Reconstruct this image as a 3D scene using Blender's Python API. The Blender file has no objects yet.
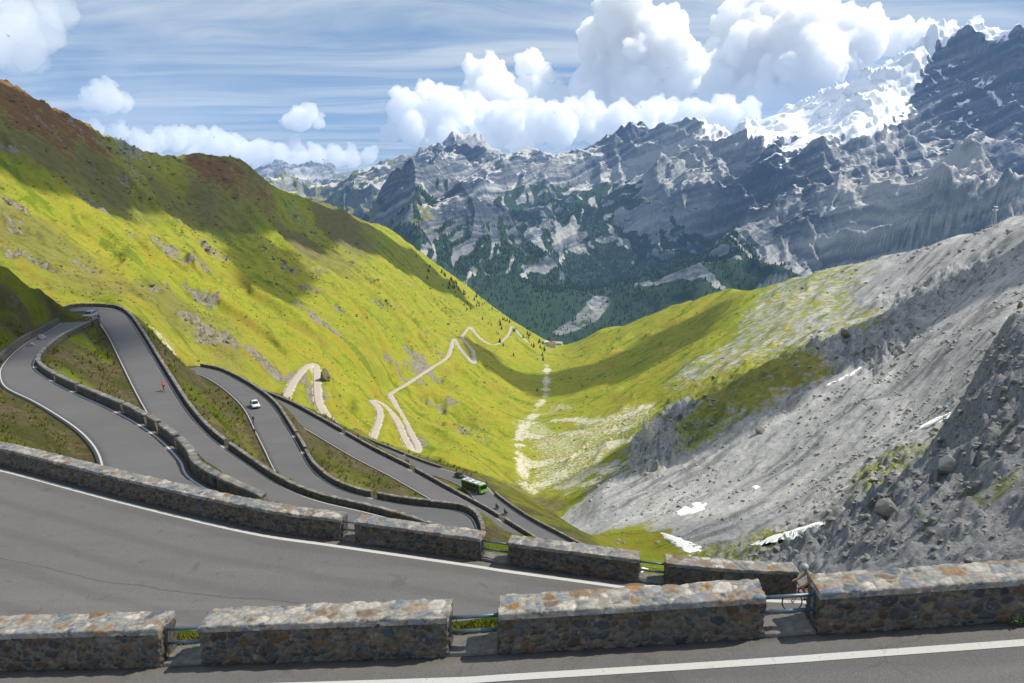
import bpy, bmesh, math, random
import numpy as np
from mathutils import Vector, Matrix
rng = np.random.default_rng(7)
random.seed(7)
C = bpy.context.scene.collection
R = math.radians
scene = bpy.context.scene
F = 740.0
PITCH = R(12.6)
CP, SP = math.cos(PITCH), math.sin(PITCH)
SUN_EL, SUN_AZ = R(52), R(77)          # azimuth measured from +Y towards +X
SUN = np.array([math.cos(SUN_EL)*math.sin(SUN_AZ), math.cos(SUN_EL)*math.cos(SUN_AZ), math.sin(SUN_EL)])

# ---------------------------------------------------------------- surveying helpers
def ray(px, py):
    u, v = (px-512)/F, (py-341.5)/F
    return np.array([u, CP-v*SP, -(SP+v*CP)])
def atD(px, py, D): return ray(px, py)*D            # point at optical depth D
def atz(px, py, z):                                  # point at height z
    d = ray(px, py); return d*(z/d[2])

# ---------------------------------------------------------------- noise
def _h(ix, iy, s):
    n = (ix*374761393 + iy*668265263 + s*2147483647) & 0xFFFFFFFF
    n = ((n ^ (n >> 13))*1274126177) & 0xFFFFFFFF
    return ((n ^ (n >> 16)) & 0xFFFF)/65535.0
def perlin(x, y, s=0):
    xi = np.floor(x).astype(np.int64); yi = np.floor(y).astype(np.int64)
    xf, yf = x-xi, y-yi
    u = xf*xf*xf*(xf*(xf*6-15)+10); v = yf*yf*yf*(yf*(yf*6-15)+10)
    def g(dx, dy):
        a = _h(xi+dx, yi+dy, s)*2*math.pi
        return np.cos(a)*(xf-dx)+np.sin(a)*(yf-dy)
    a = g(0,0)*(1-u)+g(1,0)*u; b = g(0,1)*(1-u)+g(1,1)*u
    return (a*(1-v)+b*v)*1.4
def fbm(x, y, oct=5, s=0, gain=.5):
    t = 0; a = 1.; n = 0.
    for k in range(oct):
        t = t+a*perlin(x*2**k+17.3*k, y*2**k-9.1*k, s+k); n += a; a *= gain
    return t/n*1.6
def ridged(x, y, oct=6, s=0, gain=.5):
    t = 0; a = 1.; n = 0.; w = 1.
    for k in range(oct):
        r = 1-np.abs(perlin(x*2**k+11.7*k, y*2**k+5.3*k, s+k))*1.5
        r = np.clip(r, 0, 1)**2
        t = t+a*r*w; n += a; w = np.clip(r*1.6, 0, 1); a *= gain
    return t/n
def sstep(a, b, x):
    t = np.clip((x-a)/(b-a), 0, 1); return t*t*(3-2*t)

# ---------------------------------------------------------------- object helpers
def tag(o, label=None, cat=None, group=None, kind=None):
    if label: o['label'] = label
    if cat: o['category'] = cat
    if group: o['group'] = group
    if kind: o['kind'] = kind
    return o
def link(o, parent=None):
    C.objects.link(o)
    if parent is not None: o.parent = parent
    return o
def npmesh(name, V, Fq, mats, smooth=True, attrs=None, parent=None, matidx=None, flat_tri=None):
    """V (n,3); Fq (m,4) or (m,3) int array -> one mesh object"""
    me = bpy.data.meshes.new(name)
    V = np.asarray(V, dtype=np.float32); Fq = np.asarray(Fq, dtype=np.int32)
    k = Fq.shape[1]
    me.vertices.add(len(V)); me.vertices.foreach_set('co', V.ravel())
    me.loops.add(Fq.size); me.loops.foreach_set('vertex_index', Fq.ravel())
    me.polygons.add(len(Fq)); me.polygons.foreach_set('loop_start', np.arange(len(Fq), dtype=np.int32)*k)
    me.polygons.foreach_set('use_smooth', np.full(len(Fq), smooth, dtype=bool))
    for m in (mats if isinstance(mats, (list, tuple)) else [mats]): me.materials.append(m)
    if matidx is not None: me.polygons.foreach_set('material_index', np.asarray(matidx, dtype=np.int32))
    me.update(calc_edges=True)
    for an, arr in (attrs or {}).items():
        a = me.attributes.new(an, 'FLOAT_COLOR', 'POINT')
        col = np.ones((len(V), 4), dtype=np.float32); col[:, :arr.shape[1]] = arr
        a.data.foreach_set('color', col.ravel())
    o = bpy.data.objects.new(name, me)
    return link(o, parent)
def gridfaces(nu, nv):
    i = np.arange(nu-1)[:, None]; j = np.arange(nv-1)[None, :]
    a = i*nv+j
    return np.stack([a, a+1, a+nv+1, a+nv], -1).reshape(-1, 4)
def empty(name, loc, rz=0, pitch=0):
    o = bpy.data.objects.new(name, None); C.objects.link(o)
    o.location = loc; o.rotation_euler = (pitch, 0, rz); o.empty_display_size = .3
    return o
def bmobj(name, bm, mat, parent=None, smooth=False):
    me = bpy.data.meshes.new(name); bmesh.ops.recalc_face_normals(bm, faces=bm.faces); bm.to_mesh(me); bm.free()
    me.materials.append(mat)
    for p in me.polygons: p.use_smooth = smooth
    o = bpy.data.objects.new(name, me)
    return link(o, parent)
def copy_tree(o, parent=None):
    c = o.copy(); C.objects.link(c); c.parent = parent
    for ch in list(o.children): copy_tree(ch, c)
    return c
def evaluated(o, name):
    dg = bpy.context.evaluated_depsgraph_get(); me = bpy.data.meshes.new_from_object(o.evaluated_get(dg)); me.name = name
    o.modifiers.clear(); o.data = me; return o
# ---------------------------------------------------------------- materials
class NT:
    def __init__(s, name):
        s.m = bpy.data.materials.new(name); s.m.use_nodes = True
        s.t = s.m.node_tree; s.t.nodes.clear()
        s.out = s.t.nodes.new('ShaderNodeOutputMaterial')
        s._co = None
    def n(s, typ, **kw):
        nd = s.t.nodes.new('ShaderNode'+typ)
        for k, v in kw.items(): setattr(nd, k, v)
        return nd
    def l(s, a, b): s.t.links.new(a, b)
    def put(s, sock, v):
        if isinstance(v, bpy.types.NodeSocket): s.l(v, sock)
        elif isinstance(v, (tuple, list)) and sock.type == 'RGBA' and len(v) == 3: sock.default_value = (*v, 1)
        else: sock.default_value = v
    def co(s):
        if s._co is None: s._co = s.n('TexCoord').outputs['Object']
        return s._co
    def pos(s):
        return s.n('NewGeometry').outputs['Position']
    def scaled(s, vec, sc, rot=(0,0,0)):
        m = s.n('Mapping'); s.l(vec, m.inputs[0]); m.inputs['Scale'].default_value = sc; m.inputs['Rotation'].default_value = rot
        return m.outputs[0]
    def noise(s, scale, detail=5, rough=.55, vec=None, dist=0):
        nd = s.n('TexNoise'); s.l(vec if vec is not None else s.co(), nd.inputs['Vector'])
        nd.inputs['Scale'].default_value = scale; nd.inputs['Detail'].default_value = detail
        nd.inputs['Roughness'].default_value = rough; nd.inputs['Distortion'].default_value = dist
        return nd.outputs['Fac']
    def voro(s, scale, feature='F1', vec=None, out='Distance'):
        nd = s.n('TexVoronoi', feature=feature); s.l(vec if vec is not None else s.co(), nd.inputs['Vector'])
        nd.inputs['Scale'].default_value = scale
        return nd.outputs[out]
    def ramp(s, v, stops, interp='LINEAR'):
        nd = s.n('ValToRGB'); s.put(nd.inputs[0], v); cr = nd.color_ramp; cr.interpolation = interp
        while len(cr.elements) < len(stops): cr.elements.new(.5)
        for e, (p, c) in zip(cr.elements, stops):
            e.position = p; e.color = (c, c, c, 1) if not isinstance(c, (tuple, list)) else (*c, 1)
        return nd.outputs[0]
    def rng(s, v, a, b, c=0., d=1.):
        nd = s.n('MapRange', interpolation_type='SMOOTHSTEP'); s.put(nd.inputs[0], v)
        for k, x in zip((1, 2, 3, 4), (a, b, c, d)): nd.inputs[k].default_value = x
        return nd.outputs[0]
    def math(s, op, a, b=0., clamp=False):
        nd = s.n('Math', operation=op, use_clamp=clamp); s.put(nd.inputs[0], a); s.put(nd.inputs[1], b)
        return nd.outputs[0]
    def mix(s, f, a, b, blend='MIX'):
        nd = s.n('Mix', data_type='RGBA', blend_type=blend); s.put(nd.inputs[0], f)
        s.put(nd.inputs[6], a); s.put(nd.inputs[7], b); return nd.outputs[2]
    def wob(s, amp, sc):
        nd = s.n('TexNoise'); s.l(s.co(), nd.inputs['Vector']); nd.inputs['Scale'].default_value = sc; nd.inputs['Detail'].default_value = 5
        v = s.n('VectorMath', operation='MULTIPLY_ADD'); s.l(nd.outputs['Color'], v.inputs[0]); v.inputs[1].default_value = (amp,)*3; s.l(s.co(), v.inputs[2]); return v.outputs[0]
    def noise_vec(s):
        nd = s.n('TexNoise'); s.l(s.co(), nd.inputs['Vector']); nd.inputs['Scale'].default_value = .0015; nd.inputs['Detail'].default_value = 4
        v = s.n('VectorMath', operation='MULTIPLY_ADD'); s.l(nd.outputs['Color'], v.inputs[0]); v.inputs[1].default_value = (420, 420, 420); s.l(s.co(), v.inputs[2]); return v.outputs[0]
    def attr(s, name):
        a = s.n('Attribute', attribute_name=name); sp = s.n('SeparateColor'); s.l(a.outputs['Color'], sp.inputs[0])
        return sp.outputs[0], sp.outputs[1], sp.outputs[2], a.outputs['Color']
    def bump(s, h, strength=.5, dist=.1, normal=None):
        b = s.n('Bump'); s.put(b.inputs['Height'], h); b.inputs['Strength'].default_value = strength; b.inputs['Distance'].default_value = dist
        if normal is not None: s.l(normal, b.inputs['Normal'])
        return b.outputs[0]
    def bsdf(s, color, rough=.9, normal=None, metal=0, spec=.3, **kw):
        b = s.n('BsdfPrincipled'); s.put(b.inputs['Base Color'], color); s.put(b.inputs['Roughness'], rough)
        b.inputs['Metallic'].default_value = metal; b.inputs['Specular IOR Level'].default_value = spec
        for k, v in kw.items(): s.put(b.inputs[k.replace('_', ' ')], v)
        if normal is not None: s.l(normal, b.inputs['Normal'])
        s.l(b.outputs[0], s.out.inputs[0]); return b
def simple(name, col, rough=.5, metal=0, spec=.4, var=.12, scale=8., **kw):
    t = NT(name); nz = t.noise(scale, 4)
    c = t.mix(nz, tuple(x*(1-var) for x in col), tuple(min(1, x*(1+var)) for x in col))
    t.bsdf(c, rough, metal=metal, spec=spec, **kw); return t.m

def terrain_material():
    t = NT('alpine_ground'); p = t.co()
    scree, rock, brown, _ = t.attr('m1'); pale, lush, red, _ = t.attr('m2')
    stk, dry, _3, _4 = t.attr('m3')
    nL = t.noise(.012, 5, .6); nM = t.noise(.09, 6, .65); nS = t.noise(.7, 6, .7); nX = t.noise(5., 4, .7)
    grass = t.ramp(nL, [(.3, (.17, .225, .014)), (.5, (.225, .245, .022)), (.7, (.275, .25, .032))])
    grass = t.mix(t.rng(nM, .42, .72, 0, .8), grass, (.12, .155, .012))
    grass = t.mix(t.rng(nS, .50, .66, 0, .7), grass, (.32, .27, .045))
    grass = t.mix(t.rng(nS, .47, .33, 0, .75), grass, (.07, .105, .01))
    grass = t.mix(t.rng(nX, .5, .72, 0, .6), grass, (.05, .075, .01))
    grass = t.mix(t.rng(stk, .56, .80, 0, .75), grass, (.25, .20, .022))
    grass = t.mix(t.rng(stk, .44, .20, 0, .7), grass, (.075, .115, .008))
    grass = t.mix(t.rng(dry, .55, .8, 0, .6), grass, (.20, .165, .030))
    lushc = t.mix(nM, (.035, .075, .006), (.085, .125, .010))
    grass = t.mix(t.rng(t.math('ADD', lush, t.math('MULTIPLY', t.math('SUBTRACT', nM, .5), .6)), .35, .75), grass, lushc)
    brownc = t.ramp(nS, [(.3, (.06, .055, .02)), (.5, (.125, .105, .05)), (.72, (.21, .165, .095))])
    brownc = t.mix(t.rng(nM, .42, .66), brownc, (.075, .085, .018))
    brownc = t.mix(t.rng(nX, .52, .74, 0, .6), brownc, (.27, .235, .18))
    def brk(m, nz, k=.9, a=.38, b=.62):
        return t.rng(t.math('ADD', m, t.math('MULTIPLY', t.math('SUBTRACT', nz, .5), k)), a, b)
    redc = t.mix(nM, (.10, .05, .022), (.19, .10, .05))
    col = t.mix(brk(brown, nS, 1.0), grass, brownc)
    col = t.mix(brk(red, nM, 1.2), col, redc)
    nS2 = t.noise(.35, 7, .72); nS3 = t.noise(1.9, 6, .75)
    screec = t.ramp(t.math('MULTIPLY_ADD', nS3, .5) if False else t.math('ADD', t.math('MULTIPLY', nS2, .55), t.math('MULTIPLY', nS3, .45)),
                    [(.33, (.16, .165, .17)), (.5, (.31, .315, .32)), (.68, (.45, .448, .44))])
    vd = t.noise(.05, 5, .6)
    screec = t.mix(t.rng(vd, .55, .8, 0, .5), screec, (.29, .265, .225))
    screec = t.mix(t.rng(stk, .52, .80, 0, .75), screec, (.42, .415, .40))
    screec = t.mix(t.rng(stk, .46, .20, 0, .7), screec, (.105, .11, .115))
    tuft = t.math('MULTIPLY', t.rng(nS2, .56, .66), t.rng(nM, .45, .62))
    screec = t.mix(t.math('MULTIPLY', tuft, .75), screec, (.075, .095, .025))
    col = t.mix(brk(scree, nM, 1.1), col, screec)
    vr = t.noise(.22, 8, .72, dist=1.2); vr2 = t.noise(1.3, 6, .75, dist=.8)
    rockc = t.ramp(t.math('ADD', t.math('MULTIPLY', vr, .5), t.math('MULTIPLY', vr2, .5)),
                   [(.28, (.06, .065, .073)), (.42, (.20, .21, .225)), (.58, (.36, .367, .375)), (.74, (.50, .495, .48))])
    rockc = t.mix(t.math('MULTIPLY', t.rng(nM, .56, .68), .8), rockc, (.07, .085, .02))
    rockc = t.mix(t.rng(brown, .2, .55, 0, .65), rockc, t.mix(vr2, (.07, .055, .03), (.27, .225, .15)))
    col = t.mix(brk(rock, nS2, 1.6), col, rockc)
    palec = t.mix(nS, (.38, .365, .28), (.56, .535, .46))
    col = t.mix(brk(pale, nS2, 1.5, .36, .72), col, palec)
    nXX = t.noise(1.1, 8, .8)
    hb = t.math('ADD', t.math('MULTIPLY', nS3, t.math('ADD', t.math('MULTIPLY', rock, 1.2), .35)), t.math('MULTIPLY', nS, 1.2))
    n1 = t.bump(hb, .55, .55)
    n1 = t.bump(vr, .5, 2.0, n1)
    n1 = t.bump(nXX, .55, .8, n1)
    n2 = t.bump(nX, .5, .10, n1)
    t.bsdf(col, .95, n2, spec=.05); return t.m

def mountain_material():
    t = NT('mountain_rock')
    forest, snow, screem, _ = t.attr('m1'); green, strat, tone, _ = t.attr('m2')
    nM = t.noise(.006, 7, .66, dist=.6); nS = t.noise(.03, 6, .7); nF = t.noise(.11, 5, .7)
    k = t.math('ADD', t.math('MULTIPLY', nM, .30), t.math('ADD', t.math('MULTIPLY', strat, .34), t.math('ADD', t.math('MULTIPLY', tone, .26), t.math('MULTIPLY', nS, .16))))
    rock = t.ramp(k, [(.36, (.035, .046, .07)), (.48, (.095, .108, .135)), (.58, (.22, .228, .24)), (.70, (.40, .395, .38))])
    rock = t.mix(t.rng(nF, .42, .75, 0, .55), rock, (.09, .10, .12))
    def brk(m, nz, k=.9, a=.4, b=.6):
        return t.rng(t.math('ADD', m, t.math('MULTIPLY', t.math('SUBTRACT', nz, .5), k)), a, b)
    sc = t.mix(nS, (.36, .355, .345), (.52, .51, .49))
    gc = t.mix(nS, (.095, .115, .025), (.20, .19, .06))
    col = t.mix(brk(green, nM, 1.1), rock, gc)
    col = t.mix(brk(screem, nM, .9), col, sc)
    fc = t.mix(nS, (.012, .030, .020), (.030, .055, .024))
    col = t.mix(brk(forest, nM, .8), col, fc)
    sn = brk(snow, t.math('ADD', t.math('MULTIPLY', nM, .45), t.math('ADD', t.math('MULTIPLY', nS, .35), t.math('MULTIPLY', nF, .2))), .85, .44, .54)
    col = t.mix(sn, col, (.88, .89, .90))
    nb = t.bump(t.math('ADD', nM, t.math('ADD', t.math('MULTIPLY', nS, .35), t.math('MULTIPLY', strat, .5))), .5, 40.)
    mxn = t.n('Mix', data_type='VECTOR'); t.put(mxn.inputs[0], t.math('MULTIPLY', sn, .8)); t.l(nb, mxn.inputs[4]); t.l(t.n('NewGeometry').outputs['Normal'], mxn.inputs[5])
    t.bsdf(col, .92, mxn.outputs[1], spec=.08); return t.m

def asphalt_material(name, base, fine=True):
    t = NT(name); lane, wid, _b, _c = t.attr('lane')
    a = t.noise(.18, 5, .6); b = t.noise(1.6, 5, .6); 
    st = t.noise(1., 4, .6, vec=t.scaled(t.co(), (.12, 1.1, 1.), (0, 0, R(8))))
    c = t.mix(a, tuple(x*.80 for x in base), tuple(x*1.18 for x in base))
    c = t.mix(t.rng(st, .45, .75, 0, .35), c, tuple(x*.72 for x in base))
    c = t.mix(t.rng(b, .55, .8, 0, .3), c, tuple(x*1.35 for x in base))
    if fine:
        v = t.voro(38., vec=t.co()); g = t.noise(60., 3, .6)
        c = t.mix(t.rng(v, .0, .5, .55, 0), c, tuple(x*2.0 for x in base))
        c = t.mix(t.rng(g, .5, .72, 0, .7), c, tuple(x*.42 for x in base))
        tw = t.noise(1., 4, .6, vec=t.scaled(t.co(), (.05, .75, 1.), (0, 0, R(-14))))
        c = t.mix(t.rng(tw, .5, .72, 0, .35), c, tuple(x*y for x, y in zip(base, (1.38, 1.28, 1.16))))
        gp = t.noise(14., 5, .75); c = t.mix(t.rng(gp, .45, .75, 0, .45), c, tuple(x*.55 for x in base))
        lw = t.math('ADD', lane, t.math('MULTIPLY', t.math('SUBTRACT', t.noise(.35, 4), .5), .06))
        trk = t.math('ABSOLUTE', t.math('SUBTRACT', t.math('FRACT', t.math('MULTIPLY', lw, 6.2)), .5))
        c = t.mix(t.rng(trk, .22, .05, 0, .30), c, tuple(x*.62 for x in base))
        edge = t.math('MINIMUM', lane, t.math('SUBTRACT', wid, lane))
        ed = t.math('MULTIPLY', t.rng(edge, .045, .0), t.rng(t.noise(3.5, 6, .75), .38, .62)); c = t.mix(t.math('MULTIPLY', ed, .75), c, (.20, .175, .14))
        blot = t.math('MULTIPLY', t.rng(t.noise(.7, 5, .65, dist=1.5), .60, .68), .45); c = t.mix(blot, c, tuple(x*.55 for x in base))
        seam = t.math('ABSOLUTE', t.math('SUBTRACT', lw, t.math('MULTIPLY', wid, .52))); c = t.mix(t.rng(seam, .0035, .0015, 0, .4), c, (.025, .025, .026))
        crk = t.voro(.42, 'DISTANCE_TO_EDGE', vec=t.wob(.9, 1.1)); c = t.mix(t.math('MULTIPLY', t.rng(crk, .0, .010, .28, 0), t.rng(t.noise(.3, 3), .58, .64)), c, (.03, .03, .03))
        nb = t.bump(t.math('ADD', g, v), .5, .006)
        t.bsdf(c, .82, nb, spec=.3)
    else: t.bsdf(c, .85, spec=.3)
    return t.m
def line_material():
    t = NT('road_paint'); g = t.noise(9., 6, .75); h = t.noise(70., 3, .7)
    c = t.mix(t.rng(h, .4, .8), (.58, .57, .54), (.42, .41, .38))
    c = t.mix(t.rng(g, .58, .70, 0, .75), c, (.20, .195, .19))
    t.bsdf(c, .75, t.bump(h, .3, .003), spec=.3); return t.m
def stone_material(name, dirt=.5):
    t = NT(name); _, _, _, col = t.attr('stone')
    g = t.noise(14., 6, .72); k = t.noise(55., 5, .75); l = t.noise(2.2, 5, .65)
    c = t.mix(t.rng(g, .3, .75, .75, 0), col, t.mix(.5, col, (.03, .03, .03)))
    c = t.mix(t.rng(k, .55, .78, 0, .45), c, (.42, .40, .36))
    c = t.mix(t.rng(l, .50, .78, 0, dirt), c, (.06, .055, .045))
    li = t.noise(6., 4, .6); c = t.mix(t.rng(li, .62, .72, 0, .5), c, (.36, .30, .16))
    t.bsdf(c, .92, t.bump(t.math('ADD', g, t.math('MULTIPLY', k, .5)), .6, .02), spec=.2); return t.m
M = {}
M['terrain'] = terrain_material(); M['mountain'] = mountain_material()
M['asphalt'] = asphalt_material('asphalt_near', (.15, .142, .137))
M['asphalt_far'] = asphalt_material('asphalt_far', (.14, .135, .135), False)
M['asphalt_pale'] = asphalt_material('asphalt_pale', (.34, .30, .26), False)  # paler copy of the far asphalt, sunlit look put into its colour
M['paint'] = line_material()
M['stone'] = stone_material('wall_masonry', .55); M['cap'] = stone_material('wall_coping', .12)
M['rail'] = simple('rail_steel', (.13, .18, .22), .45, .6, .5, .35, 14)
# ---------------------------------------------------------------- roads surveyed from the photograph
def catmull(P, step):
    P = np.asarray(P, float); out = []
    Q = np.vstack([2*P[0]-P[1], P, 2*P[-1]-P[-2]])
    for i in range(1, len(Q)-2):
        p0, p1, p2, p3 = Q[i-1:i+3]
        n = max(2, int(np.linalg.norm(p2[:3]-p1[:3])/step))
        for t in np.linspace(0, 1, n, endpoint=False):
            out.append(.5*((2*p1)+(-p0+p2)*t+(2*p0-5*p1+4*p2-p3)*t*t+(-p0+3*p1-3*p2+p3)*t**3))
    out.append(P[-1]); out = np.array(out)
    s = np.r_[0, np.cumsum(np.linalg.norm(np.diff(out[:, :3], axis=0), axis=1))]
    m = max(2, int(s[-1]/step)); q = np.linspace(0, s[-1], m+1)
    return np.stack([np.interp(q, s, out[:, k]) for k in range(out.shape[1])], 1)
def smooth1(a, k=2):
    for _ in range(k):
        b = a.copy(); b[1:-1] = .25*a[:-2]+.5*a[1:-1]+.25*a[2:]; a = b
    return a
class Road:
    """edge: outer edge (x,y,z,width); the carriageway lies on `side` of it (+1 left, -1 right of travel)"""
    def __init__(s, name, edge, side, step, flat=.8, fall=4., z_off=0):
        s.name, s.side, s.flat, s.fall = name, side, flat, fall
        E = catmull(edge, step); E[:, :3] = smooth1(E[:, :3], 3); E[:, 2] += z_off
        T = np.gradient(E[:, :2], axis=0); T /= np.linalg.norm(T, axis=1)[:, None]+1e-9
        T = smooth1(T, 4); T /= np.linalg.norm(T, axis=1)[:, None]+1e-9
        s.N = np.stack([-T[:, 1], T[:, 0]], 1)*side; s.T = T
        s.E = E[:, :3]; s.w = E[:, 3]
        s.c = s.at(.5*s.w)
    def at(s, off, dz=0):
        off = np.broadcast_to(off, s.w.shape)
        p = s.E.copy(); p[:, :2] += s.N*off[:, None]; p[:, 2] += dz; return p
    def strip(s, o0, o1, dz, nu=7, skirt=.35, i0=0, i1=None):
        sl = slice(i0, i1); rows = []
        for k in range(nu):
            f = k/(nu-1); rows.append(s.at(o0+(o1-o0)*f, dz)[sl])
        if skirt:
            a = rows[0].copy(); a[:, 2] -= skirt; b = rows[-1].copy(); b[:, 2] -= skirt; rows = [a]+rows+[b]
        V = np.stack(rows, 1); n, m = V.shape[:2]; return V.reshape(-1, 3), gridfaces(n, m)
def zp(*pts): return [np.r_[atz(p[0], p[1], p[2]), p[3]] for p in pts]
def ext(E, a=None, b=None):
    """extend an edge by world steps before / after"""
    E = list(E)
    if a is not None: E = [np.r_[np.array(q, float)] for q in a]+E
    if b is not None: E = E+[np.r_[np.array(q, float)] for q in b]
    return E
def z1(x): return -9.6+1.9*x/1024
W1 = [(-60, 672.5), (0, 671), (167, 667), (205, 665), (452, 657), (505, 654), (768, 638), (819, 634.6), (1024, 621), (1130, 614), (1420, 596)]
RD = {}
RD['N'] = Road('near', zp(*[(x, y, z1(x), 6.5) for x, y in W1]), -1, .12, flat=1.25, fall=1.5)
W2 = [(-70, 455, -13.2, 11.5), (0, 465, -13.2, 11.5), (128, 498, -13.2, 10.5), (256, 528, -13.2, 9.), (339, 540.5, -13.2, 8.), (482, 561, -13.3, 7.5), (507, 565, -13.3, 7.3), (640, 583, -13.4, 7), (664, 586, -13.4, 7), (730, 592, -13.5, 7), (800, 595, -13.6, 7), (900, 598, -13.7, 7)]
RD['M'] = Road('middle', zp(*W2), -1, .15, flat=1.0, fall=2.)
RD['U'] = Road('upper leg', ext(zp((202, 482, -18.2, 5.5), (187.5, 461.6, -18.8, 5.2), (164, 438, -20, 4.9), (137.7, 420.6, -21, 4.7), (108.4, 406, -22, 4.6), (79, 393, -23.3, 4.6), (52.7, 379.6, -24.8, 5.2), (38, 369, -26, 4.6), (36.6, 362, -26.6, 4.4), (44, 352, -27.5, 4.6), (58.6, 340, -28.6, 5), (76, 331, -29.6, 5.5), (96.7, 321, -30.8, 7)),
      a=[(-4, 33.5, -19.6, 5.), (-9, 36.3, -19.3, 5.)]), 1, 1., flat=.35, fall=2.2)
RD['L1'] = Road('first bend', zp((60, 312, -31, 6), (76, 307.5, -31.3, 7), (96.7, 307, -31.7, 8), (117, 309, -32.2, 8), (129, 316.6, -32.8, 7.2), (140.6, 332.7, -33.5, 6.6), (155, 356, -34.5, 6.4), (173, 385.5, -35.5, 6.2), (190.4, 412, -36.5, 6), (211, 435, -37.3, 6), (234, 453, -38, 6), (255, 467.5, -38.7, 6), (279, 483.5, -39.3, 6), (317, 499.6, -40, 6), (364, 510.5, -40.8, 6), (400, 520, -41.4, 6), (440, 534, -41.9, 6)), -1, 1.2, z_off=.02)
RD['L2'] = Road('second bend', zp((481, 536, -42.2, 6), (479.6, 528, -42.5, 6), (474, 516.5, -43, 6), (458, 509.6, -43.5, 6), (419, 505.7, -44.3, 6), (381.6, 499.6, -45, 6), (340.6, 488, -46, 6), (314, 469, -46.8, 6), (299.6, 444, -47.5, 6.4), (288, 425, -48.3, 6.6), (276, 407, -49.2, 6.6), (261.5, 394, -50.2, 6.4), (241, 381, -51.5, 6), (220.5, 371, -53, 6), (200, 366.5, -54, 6)), 1, 1.2)
RD['L3'] = Road('third leg', zp((248, 384.5, -57.2, 6), (263, 393, -58, 6), (288, 403, -59.2, 6), (317, 418.5, -60.5, 6), (346, 435, -62, 6), (376, 452, -63.5, 6), (409, 468.5, -65.3, 6), (438.6, 485, -67, 6), (468, 501, -68.7, 6), (489, 512.5, -70, 6), (517, 530, -72, 6), (575, 566, -75, 6)), -1, 1.4)
RD['L4'] = Road('bus leg', zp((300, 407, -107.5, 6.5), (346, 431, -104, 6.5), (392, 450, -100, 6.5), (429, 464.6, -97, 6.5), (462, 474, -93.8, 6.6), (485.5, 485, -91.5, 6.8), (497, 497, -89.5, 6.5), (526.5, 518, -86, 6.3), (569.5, 541, -82, 6.3), (610, 562, -79, 6.3)), -1, 1.6)
FAR = {
 'A1': [(280, 404, -126), (285, 398.6, -128), (294, 381, -132.5), (307, 366, -137.5), (312, 363.5, -139), (316, 366, -140), (317.5, 393, -144.5), (320.5, 407, -147), (333, 423.5, -150), (345, 436, -153)],
 'A3': [(371, 442, -176), (373, 436.7, -178), (380, 416, -183), (377, 406, -186), (370, 400, -187.5), (376, 400.5, -189), (381.6, 404, -190.5), (396, 419, -196), (405, 439.6, -202), (413, 452, -206), (417, 453, -207.5), (418, 447, -209), (408, 428, -214), (392, 398.6, -221), (390, 394, -222.5), (405, 385, -227), (431, 368, -238), (447.5, 356.5, -246), (453, 340, -251), (455, 339.5, -252), (461, 350, -257), (473, 363.5, -264), (474, 361, -265), (473, 351.6, -267), (466.5, 343.5, -269), (462, 337.5, -271), (466, 331, -274), (470.5, 326.5, -276.5), (475, 333, -280), (482, 340, -285), (493, 345, -290), (502.5, 340.6, -294), (509, 333, -299), (512, 326, -304), (518, 333, -312), (527.5, 342, -325), (541, 350, -345), (552, 351, -357)],
}
class FarRoad(Road):
    def __init__(s, name, pts, w, step):
        E = [np.r_[atz(*p), w] for p in pts]
        Road.__init__(s, name, E, 1, step, flat=2., fall=14.)
        s.E = s.E.copy(); s.E[:, :2] -= s.N*(w/2); s.c = s.at(.5*s.w)
for k, v in FAR.items(): RD[k] = FarRoad('far '+k, v, 5.2, 4.)

# ---------------------------------------------------------------- terrain: surveyed points -> smooth height field
KA = 3.0
ctrl = []
def addp(p): ctrl.append(np.array(p[:3], float))
for k in ('M', 'U', 'L1', 'L2', 'L3', 'L4', 'N'):
    r = RD[k]; st = {'N': 33, 'M': 32, 'U': 7, 'L1': 8, 'L2': 8, 'L3': 9, 'L4': 9}[k]
    for i in range(0, len(r.E), st):
        a = r.at(0.)[i]; b = r.at(r.w)[i]
        if k == 'N':
            a = r.at(-1.1)[i]
            if 512+F*a[0]/(a[1]*CP-a[2]*SP) > 650: a = r.at(-1.9)[i]; a[2] -= 1.9
        if k == 'M': a = r.at(-.9)[i]
        addp(a); addp(b)
for k in FAR:
    for p in FAR[k]: addp(atz(*p))
_r = RD['U']
for i in range(10, len(_r.E), 6):                       # cut bank above the upper leg
    p_ = _r.E[i]; x_ = 512+F*p_[0]/(p_[1]*CP-p_[2]*SP); y_ = 341.5+F*(-p_[2]*CP-p_[1]*SP)/(p_[1]*CP-p_[2]*SP)
    if y_ > 384 and x_ < 175:
        for o_, h_ in ((3.0, 2.1), (5.5, 3.1)): q0 = _r.at(_r.w+o_)[i]; q0[2] += h_*min(1, (y_-380)/20, (190-x_)/30); addp(q0)
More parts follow.
